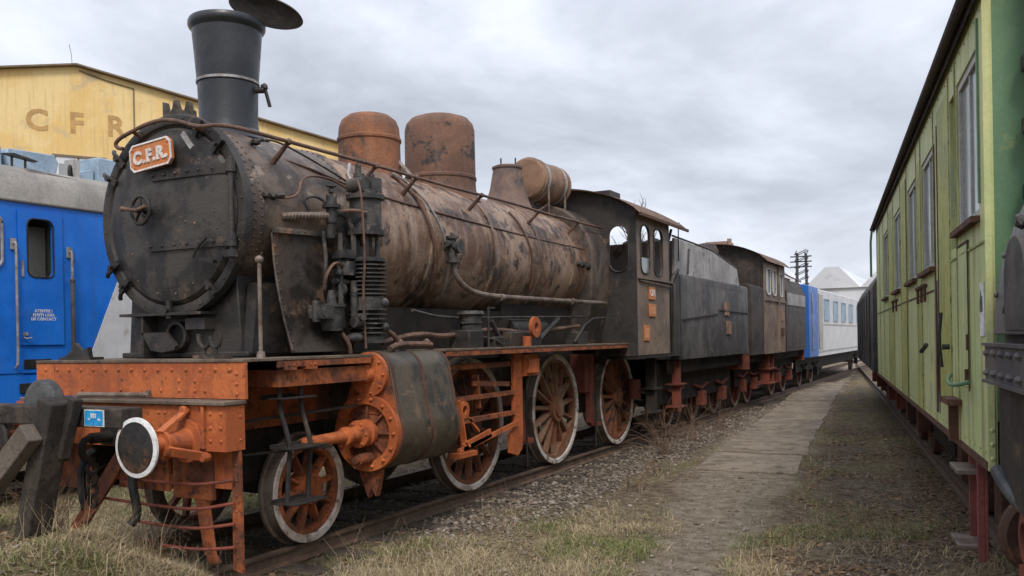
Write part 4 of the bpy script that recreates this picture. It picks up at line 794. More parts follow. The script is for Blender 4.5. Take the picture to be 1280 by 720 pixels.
for (y0, y1, z0, z1, txt, lab) in ((14.27,14.60,2.50,2.72,'CFR','small orange plate reading CFR'), (14.27,14.62,2.21,2.42,None,'small worn orange plate below the CFR plate'), (14.0,14.26,1.80,2.06,None,'lowest rusty orange plate')):
    mb = MB(); mb.box(KX+.002,KX+.022,y0,y1,z0,z1); pl = mb.build('number_plate', 'plate_orange', loco, lab, bevel=.003)
    if txt: mb = MB(); mb.text(txt, .15, on_side(KX+.024,(y0+y1)/2,(z0+z1)/2), .004, .004); mb.build('lettering', 'letter_white', pl)
    else:
        mb = MB(); dy_ = (y1-y0-.06)/4
        for i in range(4):
            y = y0+.03+dy_*i; mb.box(KX+.021,KX+.028,y+.01,y+dy_*.35,z0+.05,z1-.05); mb.box(KX+.021,KX+.028,y+dy_*.35,y+dy_-.02,z1-.07,z1-.05); mb.box(KX+.021,KX+.028,y+dy_*.35,y+dy_-.02,z0+.05,z0+.07)
        mb.build('relief', 'plate_pale', pl)

# ================================================================== TENDER (dark grey, coupled behind the cab)
ten = thing('tender', 'dark grey riveted tender with two small plates coupled behind the brown cab', 'tender', (XC, 19, 0), off=(0, 19, 0))
def tender_body(t, y0, y1, z0, z1, mat, k=1.45):
    mb = MB(); mb.prism([(-k,z0), (k,z0), (k,z1-.06), (k-.03,z1), (-k+.03,z1), (-k,z1-.06)], 'y', y0, y1)
    mb.rivets([(k,y0+.08+i*.12,z0+.06) for i in range(int((y1-y0)/.12))] + [(k,y0+.08+i*.12,z1-.14) for i in range(int((y1-y0)/.12))], (1,0,0), .010, .008)
    for y in (y0+.06, (y0*2+y1)/3, (y0+2*y1)/3, y1-.06): mb.rivets([(k,y,z0+.1+i*.12) for i in range(int((z1-z0-.2)/.12))], (1,0,0), .010, .008)
    return mb.build('tank', mat, t, bevel=.01)
tk = tender_body(ten, 16.15, 21.75, 1.42, 3.05, 'tender_grey')
mb = MB(); mb.bar((1.47,16.2,2.18), (1.47,18.9,2.34), .02, .02); mb.bar((1.47,18.9,2.42), (1.47,21.7,2.40), .02, .02); mb.build('seam_strip', 'soot', tk)
mb = MB(); mb.prism([(16.16,3.0), (21.4,3.0), (21.2,3.45), (18.9,3.7), (16.2,3.74)], 'x', 1.28, 1.33); mb.prism([(16.16,3.0), (21.4,3.0), (21.2,3.45), (18.9,3.7), (16.2,3.74)], 'x', -1.33, -1.28); mb.box(-1.3,1.3,16.3,16.33,3.0,3.7); mb.build('coal_bunker', 'bunker_light', ten)
mb = MB(); mb.tube([(1.30,16.16,3.78), (1.30,18.9,3.74), (1.3,21.2,3.49)], .02, 6); mb.cyl((1.34,17.0,3.1), (1.34,17.1,3.6), .025, seg=8); mb.tube([(1.36,16.35,3.3), (1.36,16.35,3.95), (1.36,16.42,4.05)], .012, 6, 1); mb.build('edge_rail', 'soot', ten)
mb = MB()
for i in range(170):
    x, y = random.uniform(-1.1,1.1), random.uniform(17.4,21.4); mb.ball((x,y,3.25+.45*(1-abs(x)/1.3)+.25*math.sin((y-17)/1.5)), random.uniform(.10,.22), (1,1.2,.8), 1)
mb.build('coal', 'coal', ten, smooth=False)
mb = MB(); mb.prism([(16.1,3.1), (15.75,2.75), (15.75,1.5), (16.1,1.5)], 'x', 1.38, 1.44); mb.prism([(16.1,3.1), (15.75,2.75), (15.75,1.5), (16.1,1.5)], 'x', -1.44, -1.38); mb.tube([(1.41,15.7,2.85), (1.41,15.85,3.0), (1.41,16.15,3.12)], .03, 8, 1); mb.build('front_wing', 'tender_grey', ten)
for (y, z) in ((19.6,2.46), (19.75,2.04)):
    mb = MB(); mb.box(1.452,1.475,y-.2,y+.2,z-.15,z+.15); p_ = mb.build('number_plate', 'plate_orange_pale', ten) if 'plate_orange_pale' in MATS else mb.build('number_plate', 'tan_tank', ten)
def running_gear(t, ys, Rw, x_len, mat='red_oxide', frame_mat='underframe', y0=None, y1=None, spokes=9, tm='wheel_rust'):
    for y in ys:
        for s_ in (1, -1): wheel(s_, y, Rw, spokes, tm, 'steel_worn', parent=t, hub=.12)
        axle(y, Rw, .07, t)
        for s_ in (1, -1):
            mb = MB(); mb.box(s_*1.0-.08,s_*1.0+.10,y-.14,y+.14,Rw-.16,Rw+.16); mb.bar((s_*1.0,y-.55,Rw+.32), (s_*1.0,y,Rw+.22), .08, .05); mb.bar((s_*1.0,y,Rw+.22), (s_*1.0,y+.55,Rw+.32), .08, .05); mb.build('axle_box', mat, t, bevel=.01)
    for s_ in (1, -1):
        mb = MB(); mb.box(s_*.95-.015,s_*.95+.015,y0,y1,.55,1.35)
        mb.box(s_*1.2-.03,s_*1.2+.03,y0,y1,1.15,1.40); mb.build('underframe', frame_mat, t)
running_gear(ten, (17.1, 19.0, 20.8), .5, 5, y0=16.1, y1=21.8)
mb = MB(); mb.box(-1.3,1.3,21.75,21.82,1.05,1.42); mb.box(1.2,1.36,16.3,16.36,.5,1.4); mb.box(1.1,1.4,16.2,16.6,.5,.53); mb.box(1.1,1.4,16.2,16.6,.93,.96); mb.build('tender_beam', 'red_oxide', ten)

# ================================================================== SECOND LOCOMOTIVE further along the same track
l2 = thing('steam_locomotive', 'dark brown steam locomotive with tall cab windows, standing behind the grey tender', 'locomotive', (XC, 26, 0), off=(0, 26, 0))
mb = MB(); mb.prism([(-1.42,1.35), (1.42,1.35), (1.42,3.1), (1.3,3.16), (-1.3,3.16), (-1.42,3.1)], 'y', 22.25, 23.75); mb.build('side_tank', 'dark_brown', l2, bevel=.01)
mb = MB(); mb.lathe((0,22.3,3.05), (0,1,0), [(0,0), (0,.80), (.05,.85), (1.6,.85)], 40); mb.build('boiler', 'dark_brown', l2)
mb = MB(); mb.lathe((0,22.7,3.8), (0,0,1), [(0,.3), (.15,.22), (.55,.25), (.58,.29), (.62,.29)], 28); mb.bm.free()
mb = MB(); mb.lathe((0,23.2,3.7), (0,0,1), [(0,.45), (.1,.38), (.45,.37), (.6,.28), (.65,.05)], 28); mb.build('steam_dome', 'dark_brown', l2)
w2 = [(23.95,24.45,2.95,3.65,.12), (24.75,25.25,2.95,3.65,.12), (25.7,26.2,2.95,3.6,.12)]
mb = MB(); oval_wall(mb, 23.75, 26.6, 1.35, 3.82, w2, 1.42); mb.bar((1.48,25.5,1.4), (1.48,25.5,3.8), .05, .07); mb.box(1.45,1.49,23.75,26.6,2.78,2.82); mb.rivets([(1.45,26.5,1.5+.12*i) for i in range(18)], (1,0,0), .012, .01); c2 = mb.build('cab_side', 'cab_brown', l2, smooth=False)
for h in w2:
    mb = MB(); oval_frame(mb, h, 1.46, wd=.04); mb.build('window_frame', 'frame_grey', c2)
    mb = MB(); mb.box(1.432,1.438,h[0],h[1],h[2],h[3]); mb.build('window_pane', 'glass_milky', c2)
R2 = lambda x: 3.80+.55*(1-(abs(x)/1.6)**2.2)**.8
mb = MB(); oval_wall(mb, 23.75, 26.6, 1.35, 3.82, w2, -1.45)
for ya, yb_ in ((23.75,23.78), (26.57,26.6)): mb.prism([(-1.42,1.35)] + [(x, R2(x)-.005) for x in [-1.42+2.84*i/16 for i in range(17)]] + [(1.42,1.35)], 'y', ya, yb_)
mb.box(1.42,1.45,23.75,26.6,3.82,3.93); mb.box(-1.45,-1.42,23.75,26.6,3.82,3.93); mb.build('cab_side', 'dark_brown', l2, smooth=False)
mb = MB(); rows = []
for yy in (23.5, 25, 26.9): rows.append([(1.6*(-1+2*i/16), yy, 3.80+.55*(1-abs(-1+2*i/16)**2.2)**.8) for i in range(17)])
skin(mb, rows, .05); mb.box(-.3,.3,24.4,25.2,4.3,4.5); mb.cyl((.5,23.9,4.2), (.5,23.9,4.5), .06); mb.build('cab_roof', 'cab_roof', l2)
mb = MB(); mb.box(1.452,1.475,26.0,26.3,2.26,2.52); mb.build('number_plate', 'tan_tank', l2)
mb = MB(); mb.box(1.452,1.475,25.95,26.35,1.85,2.05); mb.build('number_plate', 'rust_brown', l2)
mb = MB(); mb.prism([(-1.42,1.35), (1.42,1.35), (1.42,3.15), (1.25,3.55), (-1.25,3.55), (-1.42,3.15)], 'y', 26.95, 30.35); mb.rivets([(1.42,27.0+.14*i,1.45) for i in range(24)] + [(1.42,27.0+.14*i,3.05) for i in range(24)], (1,0,0), .012, .01); mb.build('bunker', 'dark_brown', l2, bevel=.01)
mb = MB(); mb.box(1.425,1.44,27.05,30.25,2.75,3.12); mb.build('bunker_panel', 'bunker_light', l2)
mb = MB(); mb.tube([(1.3,26.95,3.72), (1.3,28.5,3.66), (1.3,30.3,3.6)], .02, 6); mb.box(-1.0,1.0,27.2,30,3.55,3.7); mb.build('edge_rail', 'rust_brown', l2)
running_gear(l2, (22.9, 24.3, 27.6, 29.4), .55, 8, y0=22.3, y1=30.3, mat='red_oxide', spokes=10, tm='red_oxide')
mb = MB(); mb.box(1.1,1.34,24.7,24.78,.5,1.35); mb.box(1.1,1.34,25.3,25.38,.5,1.35); mb.box(1.05,1.4,24.6,25.45,.5,.54); mb.box(1.05,1.4,24.6,25.45,.9,.94); mb.box(-1.35,1.35,22.2,22.28,1.0,1.35); mb.box(-1.35,1.35,30.3,30.4,1.0,1.35); mb.build('cab_step', 'red_oxide', l2)

# ================================================================== BLUE COACH at the end of the row
bc = thing('passenger_coach', 'far bright blue and pale railway coach at the end of the left row', 'coach', (XC, 34, 0), off=(0, 34, 0))
def carbody(k, z0, z1, zr, n=10):
    return [(-k,z0), (k,z0), (k,z1)] + [(k*math.cos(R(90*i/n)), z1+(zr-z1)*math.sin(R(90*i/n))) for i in range(1, n)] + [(-k*math.cos(R(90*i/n)), z1+(zr-z1)*math.sin(R(90*i/n))) for i in range(n, 0, -1)] + [(-k,z1)]
mb = MB(); mb.prism(carbody(1.43,1.05,3.50,3.62), 'y', 31.0, 33.0); mb.build('body', 'blue_far', bc, bevel=.02)
mb = MB(); mb.prism(carbody(1.42,1.05,3.46,3.60), 'y', 33.0, 52.0); mb.build('body', 'white_livery', bc)
for y in (34.5, 37, 39.5, 42, 45, 48):
    mb = MB(); mb.box(1.421,1.43,y,y+1.2,2.4,3.15); mb.box(1.43,1.455,y-.04,y+1.24,3.15,3.19); mb.box(1.43,1.455,y-.04,y+1.24,2.36,2.40); mb.box(1.43,1.455,y-.04,y,2.40,3.15); mb.box(1.43,1.455,y+1.2,y+1.24,2.40,3.15); mb.build('coach_window', 'equip_blue', bc)
mb = MB(); mb.cyl((1.50,31.3,1.3), (1.50,31.3,3.3), .02, seg=8); mb.cyl((1.50,32.7,1.3), (1.50,32.7,3.3), .02, seg=8); mb.build('grab_rail', 'light_steel', bc)
mb = MB(); mb.box(1.42,1.45,31.6,32.4,1.3,3.3); mb.build('door', 'blue_far', bc, bevel=.01)
mb = MB(); mb.box(1.42,1.436,33.02,51.9,1.2,1.26); mb.box(1.42,1.436,33.02,51.9,2.2,2.24); mb.build('waist_strip', 'frame_grey', bc)
mb = MB(); mb.box(1.42,1.437,33.3,34.1,1.3,3.3); mb.build('door', 'frame_grey', bc, bevel=.01)
running_gear(bc, (32.5, 35.0, 48), .46, 8, y0=31, y1=51, mat='underframe')

# ================================================================== WHITE HALL far behind
wh = thing('factory_hall', 'pale white industrial hall with pointed roofs beyond the far end of the tracks', 'building', (-8, 70, 0), off=(-8, 70, 0))
mb = MB(); mb.box(-15.5,-3.2,70,90,GZ,5.3); mb.build('wall', 'white_wall', wh)
for i, x in enumerate((-15.5, -11.4, -7.3)):
    mb = MB(); mb.prism([(x,5.3), (x+4.1,5.3), (x+2.6,6.9), (x+1.6,6.9)], 'y', 69.8, 90); mb.build('roof', 'white_wall', wh)
mb = MB(); mb.box(-9.4,-8.4,69.9,70,GZ,3.8); mb.build('door', 'tan_tank', wh)
for x in (-12.5, -11, -7.0, -5.6):
    mb = MB(); mb.box(x,x+.9,69.93,70,2.6,4.2); mb.build('window', 'window_dark', wh)
# lattice mast
mast = MB(); 
for sx in (-.4,.4):
    for sy in (-.4,.4): mast.cyl((-10.2+sx,62+sy,GZ), (-10.2+sx*.7,62+sy*.7,7.4), .05, seg=6)
z = .5
while z < 7.3:
    for s_ in (-.38, .38): mast.bar((-10.6,62+s_,z), (-9.8,62+s_,z+.35), .05, .05); mast.bar((-10.2+s_,61.6,z), (-10.2+s_,62.4,z+.35), .05, .05)
    z += .45
for zz in (6.4, 6.75, 7.1): mast.box(-10.9,-9.5,61.7,61.8,zz,zz+.08)
tag(mast.build('lattice_mast', 'grey_iron'), 'thin grey lattice mast rising beyond the far blue coach', 'mast')

# ================================================================== BLUE ELECTRIC LOCOMOTIVE on the left track
EX = XC-5.75                          # axis; near side plane at x = -10.52
el = thing('electric_locomotive', 'bright blue locomotive with beige roof and white diagonal panel, left of the black smokebox', 'locomotive', (EX, 10, 0), off=(0, 10, 0))
K = 1.545
dw = [(6.92,7.27,2.76,3.50,.09)]
ow = [(6.0,6.60,2.85,3.52,.12)]
mb = MB(); oval_wall(mb, 4.6, 10.5, 1.55, 3.69, dw+ow, K-.04); body = mb.build('body', 'blue_paint', el, smooth=False)
mb = MB(); mb.box(-K,K-.04,4.6,4.64,1.55,3.69); mb.box(-K,-K+.04,4.64,10.5,1.55,3.69); mb.box(-K+.04,K-.04,4.64,10.5,1.50,1.56); mb.box(-1.4,1.4,8.6,8.65,1.56,3.69); mb.build('cab_shell', 'blue_paint', el, smooth=False)
mb = MB(); mb.prism([(1.58+8.0-1.80-.0,1.55), (10.5,1.55), (10.5,3.69), (8.62,3.69)], 'x', K+.001, K+.006); mb.bm.free()
mb = MB(); mb.prism([(7.70,1.56), (10.9,1.56), (10.9,3.66), (8.62,3.66)], 'x', K+.001, K+.008); mb.build('white_panel', 'white_livery', el, 'white diagonal livery panel', smooth=False)
mb = MB(); mb.prism(carbody(K-.001,1.55,3.69,3.70), 'y', 10.5, 20); mb.build('rear_body', 'white_livery', el)
mb = MB(); mb.prism([(-K-.03,3.685), (K+.03,3.685), (K-.02,3.92), (K-.12,4.08), (K-.35,4.20), (-K+.35,4.20), (-K+.12,4.08), (-K+.02,3.92)], 'y', 4.55, 20); mb.build('roof', 'roof_beige', el, bevel=.03)
mb = MB(); mb.box(K,K+.012,6.80,7.40,1.90,3.60); d_ = mb.build('door', 'blue_paint', el, bevel=.004); d_.hide_render = False
# door leaf needs its window opening: rebuild as a sheet with a hole
bpy.data.objects.remove(d_)
mb = MB(); oval_wall(mb, 6.80, 7.40, 1.90, 3.60, dw, K+.001, .012); d_ = mb.build('door', 'blue_paint', el, smooth=False)
mb = MB(); oval_frame(mb, dw[0], K+.014, wd=.022); mb.build('window_frame', 'black_rubber', d_)
mb = MB(); mb.text('ATENTIE !\nFERITI LINIA\nDE CONTACT', .052, on_side(K+.0145, 7.12, 2.28), .001, .0012, 1.05, 1.0); mb.build('lettering', 'letter_white', d_)
mb = MB(); mb.box(K+.013,K+.03,6.83,6.86,2.76,2.96); mb.box(K+.013,K+.025,6.84,6.90,2.02,2.06); mb.tube([(K+.03,6.84,2.0), (K+.05,6.86,1.98), (K+.05,6.93,1.99)], .01, 6); mb.build('handle', 'light_steel', d_)
mb = MB(); oval_frame(mb, ow[0], K+.004, wd=.035); f_ = mb.build('window_frame', 'light_steel', el)
mb = MB(); mb.box(K-.03,K-.024,6.0,6.6,2.85,3.52); mb.build('window_pane', 'glass', f_)
for y, z0, z1, mt in ((6.74,1.62,3.17,'light_steel'), (7.50,2.72,3.12,'light_steel')):
    mb = MB(); mb.tube([(K+.01,y,z1), (K+.06,y,z1), (K+.06,y,z1-.05), (K+.06,y,(z0+z1)/2), (K+.06,y,z0+.05), (K+.01,y,z0)], .016, 8, 1); mb.box(K+.001,K+.012,y-.04,y+.04,z1-.08,z1+.06); mb.build('grab_rail', mt, el)
mb = MB(); mb.cyl((K+.06,7.50,1.66), (K+.06,7.50,2.74), .028, seg=10); mb.ball((K+.06,7.5,2.74), .04, sub=1); mb.build('grab_rail', 'grey_iron', el)
mb = MB(); mb.box(.6,1.2,7.12,7.4,1.6,3.45); mb.box(.3,1.3,7.5,8.4,1.6,3.6); mb.build('cab_seat', 'seat_beige', el)
mb = MB(); mb.box(K,K+.004,6.86,7.20,1.63,1.73); mb.box(K,K+.004,6.83,7.10,1.40,1.50); mb.bm.free()
mb = MB(); oval_wall(mb, 4.6, 10.5, 1.02, 1.54, [(6.86,7.22,1.64-.12,1.64-.02,.02)], K-.05); sk_ = mb.build('skirt', 'blue_paint', el, smooth=False)
mb = MB(); mb.box(K-.048,K+.0,6.86,7.22,1.60,1.72); mb.box(K-.045,K+.003,6.80,7.02,1.30,1.42); mb.build('footstep', 'black_rubber', el, bevel=.004)
mb = MB(); mb.box(K-.3,K-.052,5.0,9.8,.55,1.02); 
for y in (5.6, 8.2): mb.lathe((K-.35,y,.62), (1,0,0), [(0,.55), (.12,.55), (.14,.3)], 28); mb.box(K-.2,K-.02,y-.2,y+.2,.4,.85)
mb.build('bogie', 'underframe', el)
# roof equipment
mb = MB(); mb.prism([(7.20,4.24), (7.86,4.27), (7.90,4.44), (7.84,4.54), (7.18,4.52), (7.14,4.44)], 'x', .45, .80); mb.build('roof_unit', 'equip_blue', el, 'pale blue roof box', bevel=.012)
mb = MB(); mb.box(.30,.78,6.2,7.10,4.12,4.53); mb.build('roof_unit', 'equip_blue', el, bevel=.012)
mb = MB(); mb.box(.45,.78,7.16,7.88,4.19,4.26); mb.build('unit_base', 'soot', el)
mb = MB(); mb.prism([(7.92,4.24), (8.45,4.20), (8.45,4.44), (8.30,4.40)], 'x', .5, .80); mb.build('roof_unit', 'equip_blue', el, bevel=.008)
mb = MB(); mb.box(.45,.85,8.48,9.3,4.19,4.62); mb.build('roof_unit', 'equip_blue', el, bevel=.015)
mb = MB(); mb.cyl((1.18,6.98,4.10), (1.18,6.98,4.33), .016, seg=8); mb.cyl((1.18,7.16,4.10), (1.18,7.16,4.32), .016, seg=8); mb.prism([(6.84,4.345), (6.98,4.33), (7.30,4.305), (7.30,4.32), (6.98,4.37)], 'x', 1.14, 1.23); mb.cyl((1.18,6.98,4.07), (1.18,6.98,4.14), .045, seg=10); mb.build('roof_horn', 'soot', el)
mb = MB(); mb.bar((1.26,7.10,4.15), (1.26,7.80,4.11), .10, .07); mb.bar((1.22,7.80,4.11), (1.22,8.6,4.04), .12, .07); mb.build('roof_conduit', 'light_steel', el)
mb = MB(); mb.tube([(1.1,7.86,4.14), (1.12,7.82,4.30), (1.05,7.90,4.40), (1.0,7.95,4.24), (1.02,8.0,4.13)], .022, 6, 2); mb.build('roof_hose', 'soot', el)
mb = MB(); mb.box(.75,.95,8.02,8.12,4.19,4.50); mb.build('insulator', 'frame_grey', el)

# ================================================================== YELLOW BUILDING
FA = R(31.4); Fv = Vector((math.sin(FA), math.cos(FA), 0)); PB = Vector((-30.673, 22.325, 0))
yb = thing('workshop_hall', 'yellow gabled workshop with faded CFR letters on its wall, behind the blue locomotive', 'building', (PB.x, PB.y, 0), R(90-31.4)); 
# local x along the facade, local y away from the camera
GH = 12.78
def slope(x): return GH - .185*abs(x)
mb = MB(); mb.prism([(-11,GZ), (11.5,GZ), (11.5,slope(11.5)), (0,GH), (-11,slope(-11))], 'y', 0, 30); wl = mb.build('wall', 'wall_yellow', yb, smooth=False)
mb = MB(); mb.prism([(2.0,GZ), (11.52,GZ), (11.52,slope(11.52)-.002), (2.0,slope(2.0)-.002)], 'y', -.012, 0); mb.bm.free()
mb = MB()
for s_ in (-1, 1): mb.prism([(0,GH+.01), (s_*11.7,slope(11.7)+.01), (s_*11.7,slope(11.7)+.07), (0,GH+.07)], 'y', -.25, 30.2)
mb.build('roof', 'roof_trim', yb, smooth=False)
for txt, x, zz in (('C',-1.38,10.52), ('F',-.03,10.54), ('R',1.38,10.56)):
    mb = MB(); mb.text(txt, 1.12, Matrix.Translation((x,-.008,zz)) @ RX, .006, .03); mb.build('lettering', 'wall_letter', wl)
mb = MB(); mb.tube([(.1,-.04,GH-.15), (1.1,-.04,GH-.42), (2.05,-.04,GH-.6), (2.05,-.04,10.0), (2.05,-.04,9.0)], .025, 6); mb.build('cable', 'roof_trim', yb)
mb = MB(); mb.tube([(-.12,.1,GH), (-.15,.1,GH+.5), (-.22,.1,GH+.85)], .012, 6); mb.build('lightning_rod', 'roof_trim', yb)
for x in (-4.6,-2.8,-1.0):
    pass
for x0, x1 in ((-.75,-.02), (.05,.85)):
    mb = MB(); mb.box(x0,x1,-.06,.02,7.6,9.22); wf = mb.build('window', 'white_wall', yb)
    mb = MB(); mb.box(x0+.08,x1-.08,-.075,-.05,7.7,8.95); mb.build('pane', 'glass_milky', wf)
mb = MB(); mb.box(-.9,1.0,-.10,0,9.22,9.30); mb.build('lintel', 'roof_trim', yb)
mb = MB(); mb.box(4.2,4.45,-.4,-.1,slope(4.3)-.5,slope(4.3)+.1); mb.bm.free()

# ================================================================== BUFFER STOP in the foreground
bs = thing('buffer_stop', 'weathered timber buffer stop with a sloping brace and small blue sticker in the left foreground', 'buffer stop', (-6.3, 4.2, GZ), off=(-6.3, 4.2, GZ))
def W(px, py, y): return (px, y, py)
mb = MB(); mb.bar((-6.62,4.22,GZ-.1), (-6.10,4.22,1.465), .165, .20, up=(0,1,0)); pst = mb.build('post', 'old_wood', bs, bevel=.015)
mb = MB(); mb.bar((-6.24,4.345,1.0), (-6.09,4.345,1.475), .12, .07, up=(0,1,0)); mb.bar((-5.985,4.30,1.475), (-6.15,4.30,1.02), .07, .09, up=(0,1,0)); mb.build('post_cheek', 'old_wood', bs, bevel=.012)
mb = MB(); mb.box(-9.2,-5.57,4.36,4.56,1.25,1.40); bm_ = mb.build('cross_beam', 'old_wood', bs, bevel=.012)
mb = MB(); mb.bar((-6.16,4.06,1.24), (-7.72,3.98,-.2), .16, .12, up=(0,1,0)); mb.build('brace', 'pale_wood', bs, bevel=.01)
mb = MB(); mb.lathe((-6.60,4.40,1.41), (0,1,0), [(0,0), (0,.14), (.01,.18), (.03,.198), (.10,.198), (.12,.18), (.14,.12), (.142,0)], 40, caps=False); mb.cyl((-6.60,4.54,1.41), (-6.60,4.7,1.41), .05); mb.build('stop_buffer', 'grey_iron', bs)
mb = MB(); mb.box(-5.965,-5.745,4.352,4.359,1.262,1.388); sk = mb.build('sticker', 'letter_white', bs, 'small blue sticker with a white building on it')
mb = MB(); mb.box(-5.957,-5.753,4.349,4.352,1.269,1.381); s2 = mb.build('sticker_print', 'sticker_blue', sk)
mb = MB()
for x in (-.022, 0, .022): mb.box(-5.855+x-.005,-5.855+x+.005,4.346,4.349,1.325,1.352)
mb.box(-5.887,-5.823,4.346,4.349,1.352,1.359); mb.prism([(-5.905,1.325), (-5.925,1.313), (-5.895,1.310)], 'y', 4.346, 4.349); mb.prism([(-5.80,1.325), (-5.775,1.310), (-5.81,1.310)], 'y', 4.346, 4.349); mb.build('emblem', 'letter_white', s2)

# ================================================================== GREEN COACH on the right
gcl = cf(.824, 5.55)
gc = thing('railway_coach', 'pale green riveted railway coach with grey window frames, along the right side', 'coach', tuple(gcl), WY, off=(0, 5.55, 0))
# local x=0 near side plane, body to +2.85; y measured as distance along the track
CL = 17.7
gw = [(5.72,6.62,2.53,3.52,.01), (6.72,6.98,2.44,3.50,.01), (8.0,9.05,2.40,3.42,.01), (9.6,10.65,2.40,3.42,.01), (11.8,12.9,2.40,3.42,.01), (14.2,15.3,2.40,3.42,.01)]
mb = MB(); oval_wall(mb, 5.55, CL, 1.07, 3.90, gw, 0, .05); gb = mb.build('side_wall', 'green_light', gc, smooth=False)
mb = MB(); mb.box(.05,2.85,5.55,5.60,1.35,4.05); ge = mb.build('end_wall', 'green_dark', gc, 'darker green end wall')
mb = MB(); mb.box(0,.035,5.535,5.55,1.07,3.92); mb.rivets([(.02,5.535,z) for z in (1.14,1.22,1.30)], (0,-1,0), .014, .012); mb.rivets([(.06,5.55,1.6+.0*i) for i in range(1)], (0,-1,0), .014, .012); mb.build('corner_strip', 'green_light', gc)
mb = MB(); mb.box(2.80,2.85,5.6,CL,1.07,3.9); mb.box(.05,2.8,CL-.05,CL,1.07,3.9); mb.box(.05,2.8,5.6,CL,1.07,1.12); mb.box(1.5,1.53,5.6,CL,1.12,3.9); mb.build('inner_shell', 'underframe', gc, smooth=False)
mb = MB(); rows = []
for yy in (5.3, CL+.1): rows.append([(-.035, yy, 3.72), (-.045, yy, 3.84)] + [(1.42-1.455*math.cos(math.pi*i/20), yy, 3.86+.52*math.sin(math.pi*i/20)**.9) for i in range(1, 20)] + [(2.88, yy, 3.84), (2.87, yy, 3.72)])
skin(mb, rows, .05); gr_ = mb.build('roof', 'roof_dark', gc)
mb = MB(); mb.tube([(-.07,5.3,3.80), (-.07,CL+.1,3.80)], .035, 10); mb.build('gutter', 'roof_dark', gr_)
for i, h in enumerate(gw):
    if i == 1:
        mb = MB(); mb.box(.30,.32,6.4,7.6,2.2,3.7); mb.box(.05,.32,7.6,7.62,2.2,3.7); mb.build('opening_dark_backing', 'coal', gc); continue  # black backing sheets paint the interior shade behind the open slot
    mb = MB(); a, b, z0, z1, _ = h
    mb.box(.012,.055,a,a+.05,z0,z1); mb.box(.012,.055,b-.05,b,z0,z1); mb.box(.012,.055,a+.05,b-.05,z0,z0+.05); mb.box(.012,.055,a+.05,b-.05,z1-.05,z1); mb.box(.02,.05,(a+b)/2-.02,(a+b)/2+.02,z0+.05,z1-.05)
    wf = mb.build('window_frame', 'frame_grey', gc)
    mb = MB(); mb.box(.03,.035,a+.05,b-.05,z0+.05,z1-.05); mb.build('window_pane', 'glass_milky', wf)
    mb = MB(); mb.box(-.05,.0,a-.03,b+.03,z0-.035,z0); mb.build('window_sill', 'rust_brown', wf)
    mb = MB(); mb.box(.25,.28,a+.2,b-.1,z0,z1); mb.build('curtain', 'frame_grey', wf)
# doors, seams, lower panels, yellowish stained panel
mb = MB(); mb.box(-.006,.0,7.05,7.75,1.35,3.6); d1 = mb.build('door', 'green_yellow', gc, 'yellow green door', smooth=False)
mb = MB(); mb.box(-.012,-.006,7.72,7.74,1.3,3.5); mb.build('door_edge', 'rust_brown', d1)
mb = MB(); mb.box(-.008,0,6.15,6.60,1.50,2.42); mb.build('hatch', 'green_light', gc, 'square hatch below the first window', bevel=.003)
mb = MB(); mb.box(-.014,-.008,6.14,6.155,1.48,2.42); mb.box(-.012,-.0,6.14,6.62,2.42,2.435); mb.cyl((-.02,6.19,1.52), (-.02,6.19,1.62), .012, seg=6); mb.box(-.02,-.008,6.16,6.2,1.74,1.84); mb.build('hatch_hinge', 'rust_brown', gc)
mb = MB(); mb.box(-.004,.0,9.2,9.55,1.1,3.5); mb.box(-.004,0,10.9,11.6,1.1,3.6); mb.box(-.004,0,13,14,1.1,3.6); mb.build('side_panel', 'green_yellow', gc, 'yellow green stained panel', smooth=False)
mb = MB(); mb.box(-.007,-.001,7.95,8.0,1.2,3.4); mb.box(-.007,-.001,5.62,CL,1.32,1.335) if False else None; mb.box(-.006,0,7.9,17.6,2.2,2.215)
for y in (8.6, 8.9, 9.25, 12.2, 12.8): mb.cyl((-.03,y,2.13), (-.03,y,2.27), .014, seg=6); mb.ball((-.03,y,2.27), .028, sub=1)
mb.box(-.007,0,9.15,9.17,1.1,3.4); mb.box(-.007,0,10.85,10.87,1.1,3.6); mb.build('seam_strip', 'rust_brown', gc)
mb = MB(); mb.box(.01,.02,7.82,8.0,1.25,2.28); mb.build('open_panel', 'window_dark', gc)
mb = MB(); mb.prism([(7.80,1.2), (8.02,1.2), (8.02,2.28), (7.80,2.28)], 'x', -.003, -.001); mb.build('dark_gap', 'window_dark', gc)
mb = MB(); mb.tube([(-.03,6.0,1.55), (-.07,6.05,1.53), (-.08,6.5,1.50), (-.06,6.8,1.52), (-.03,6.85,1.56)], .013, 8, 1); mb.tube([(-.02,17.5,3.78), (-.10,17.55,3.72), (-.10,17.55,3.0), (-.10,17.55,2.9)], .02, 6, 1); mb.build('grab_rail', 'green_dark', gc)
mb = MB(); mb.box(-.09,.0,6.55,6.95,1.36,1.40); mb.box(-.06,0,6.75,6.8,1.1,1.36); mb.build('foot_ledge', 'rust_brown', gc)
mb = MB(); mb.cyl((-.07,7.0,1.75), (-.02,7.0,1.75), .02, seg=8); mb.tube([(-.06,7.1,2.0), (-.08,7.1,1.8), (-.06,7.1,1.6)], .012, 6, 1); mb.tube([(-.05,8.3,1.75), (-.09,8.4,1.68), (-.05,8.5,1.72)], .02, 6, 1); mb.build('handle', 'soot', gc)
mb = MB()
for y in (6.66, 7.02, 8.02, 9.12, 9.58, 10.72, 11.7, 13.0, 14.1, 15.4, 16.5): mb.box(-.009,-.0005,y-.007,y+.007,1.12,3.7)
mb.box(-.009,-.0005,5.56,7.0,2.36,2.372)
for y in (5.75,5.95,6.15,6.35,6.55): pass
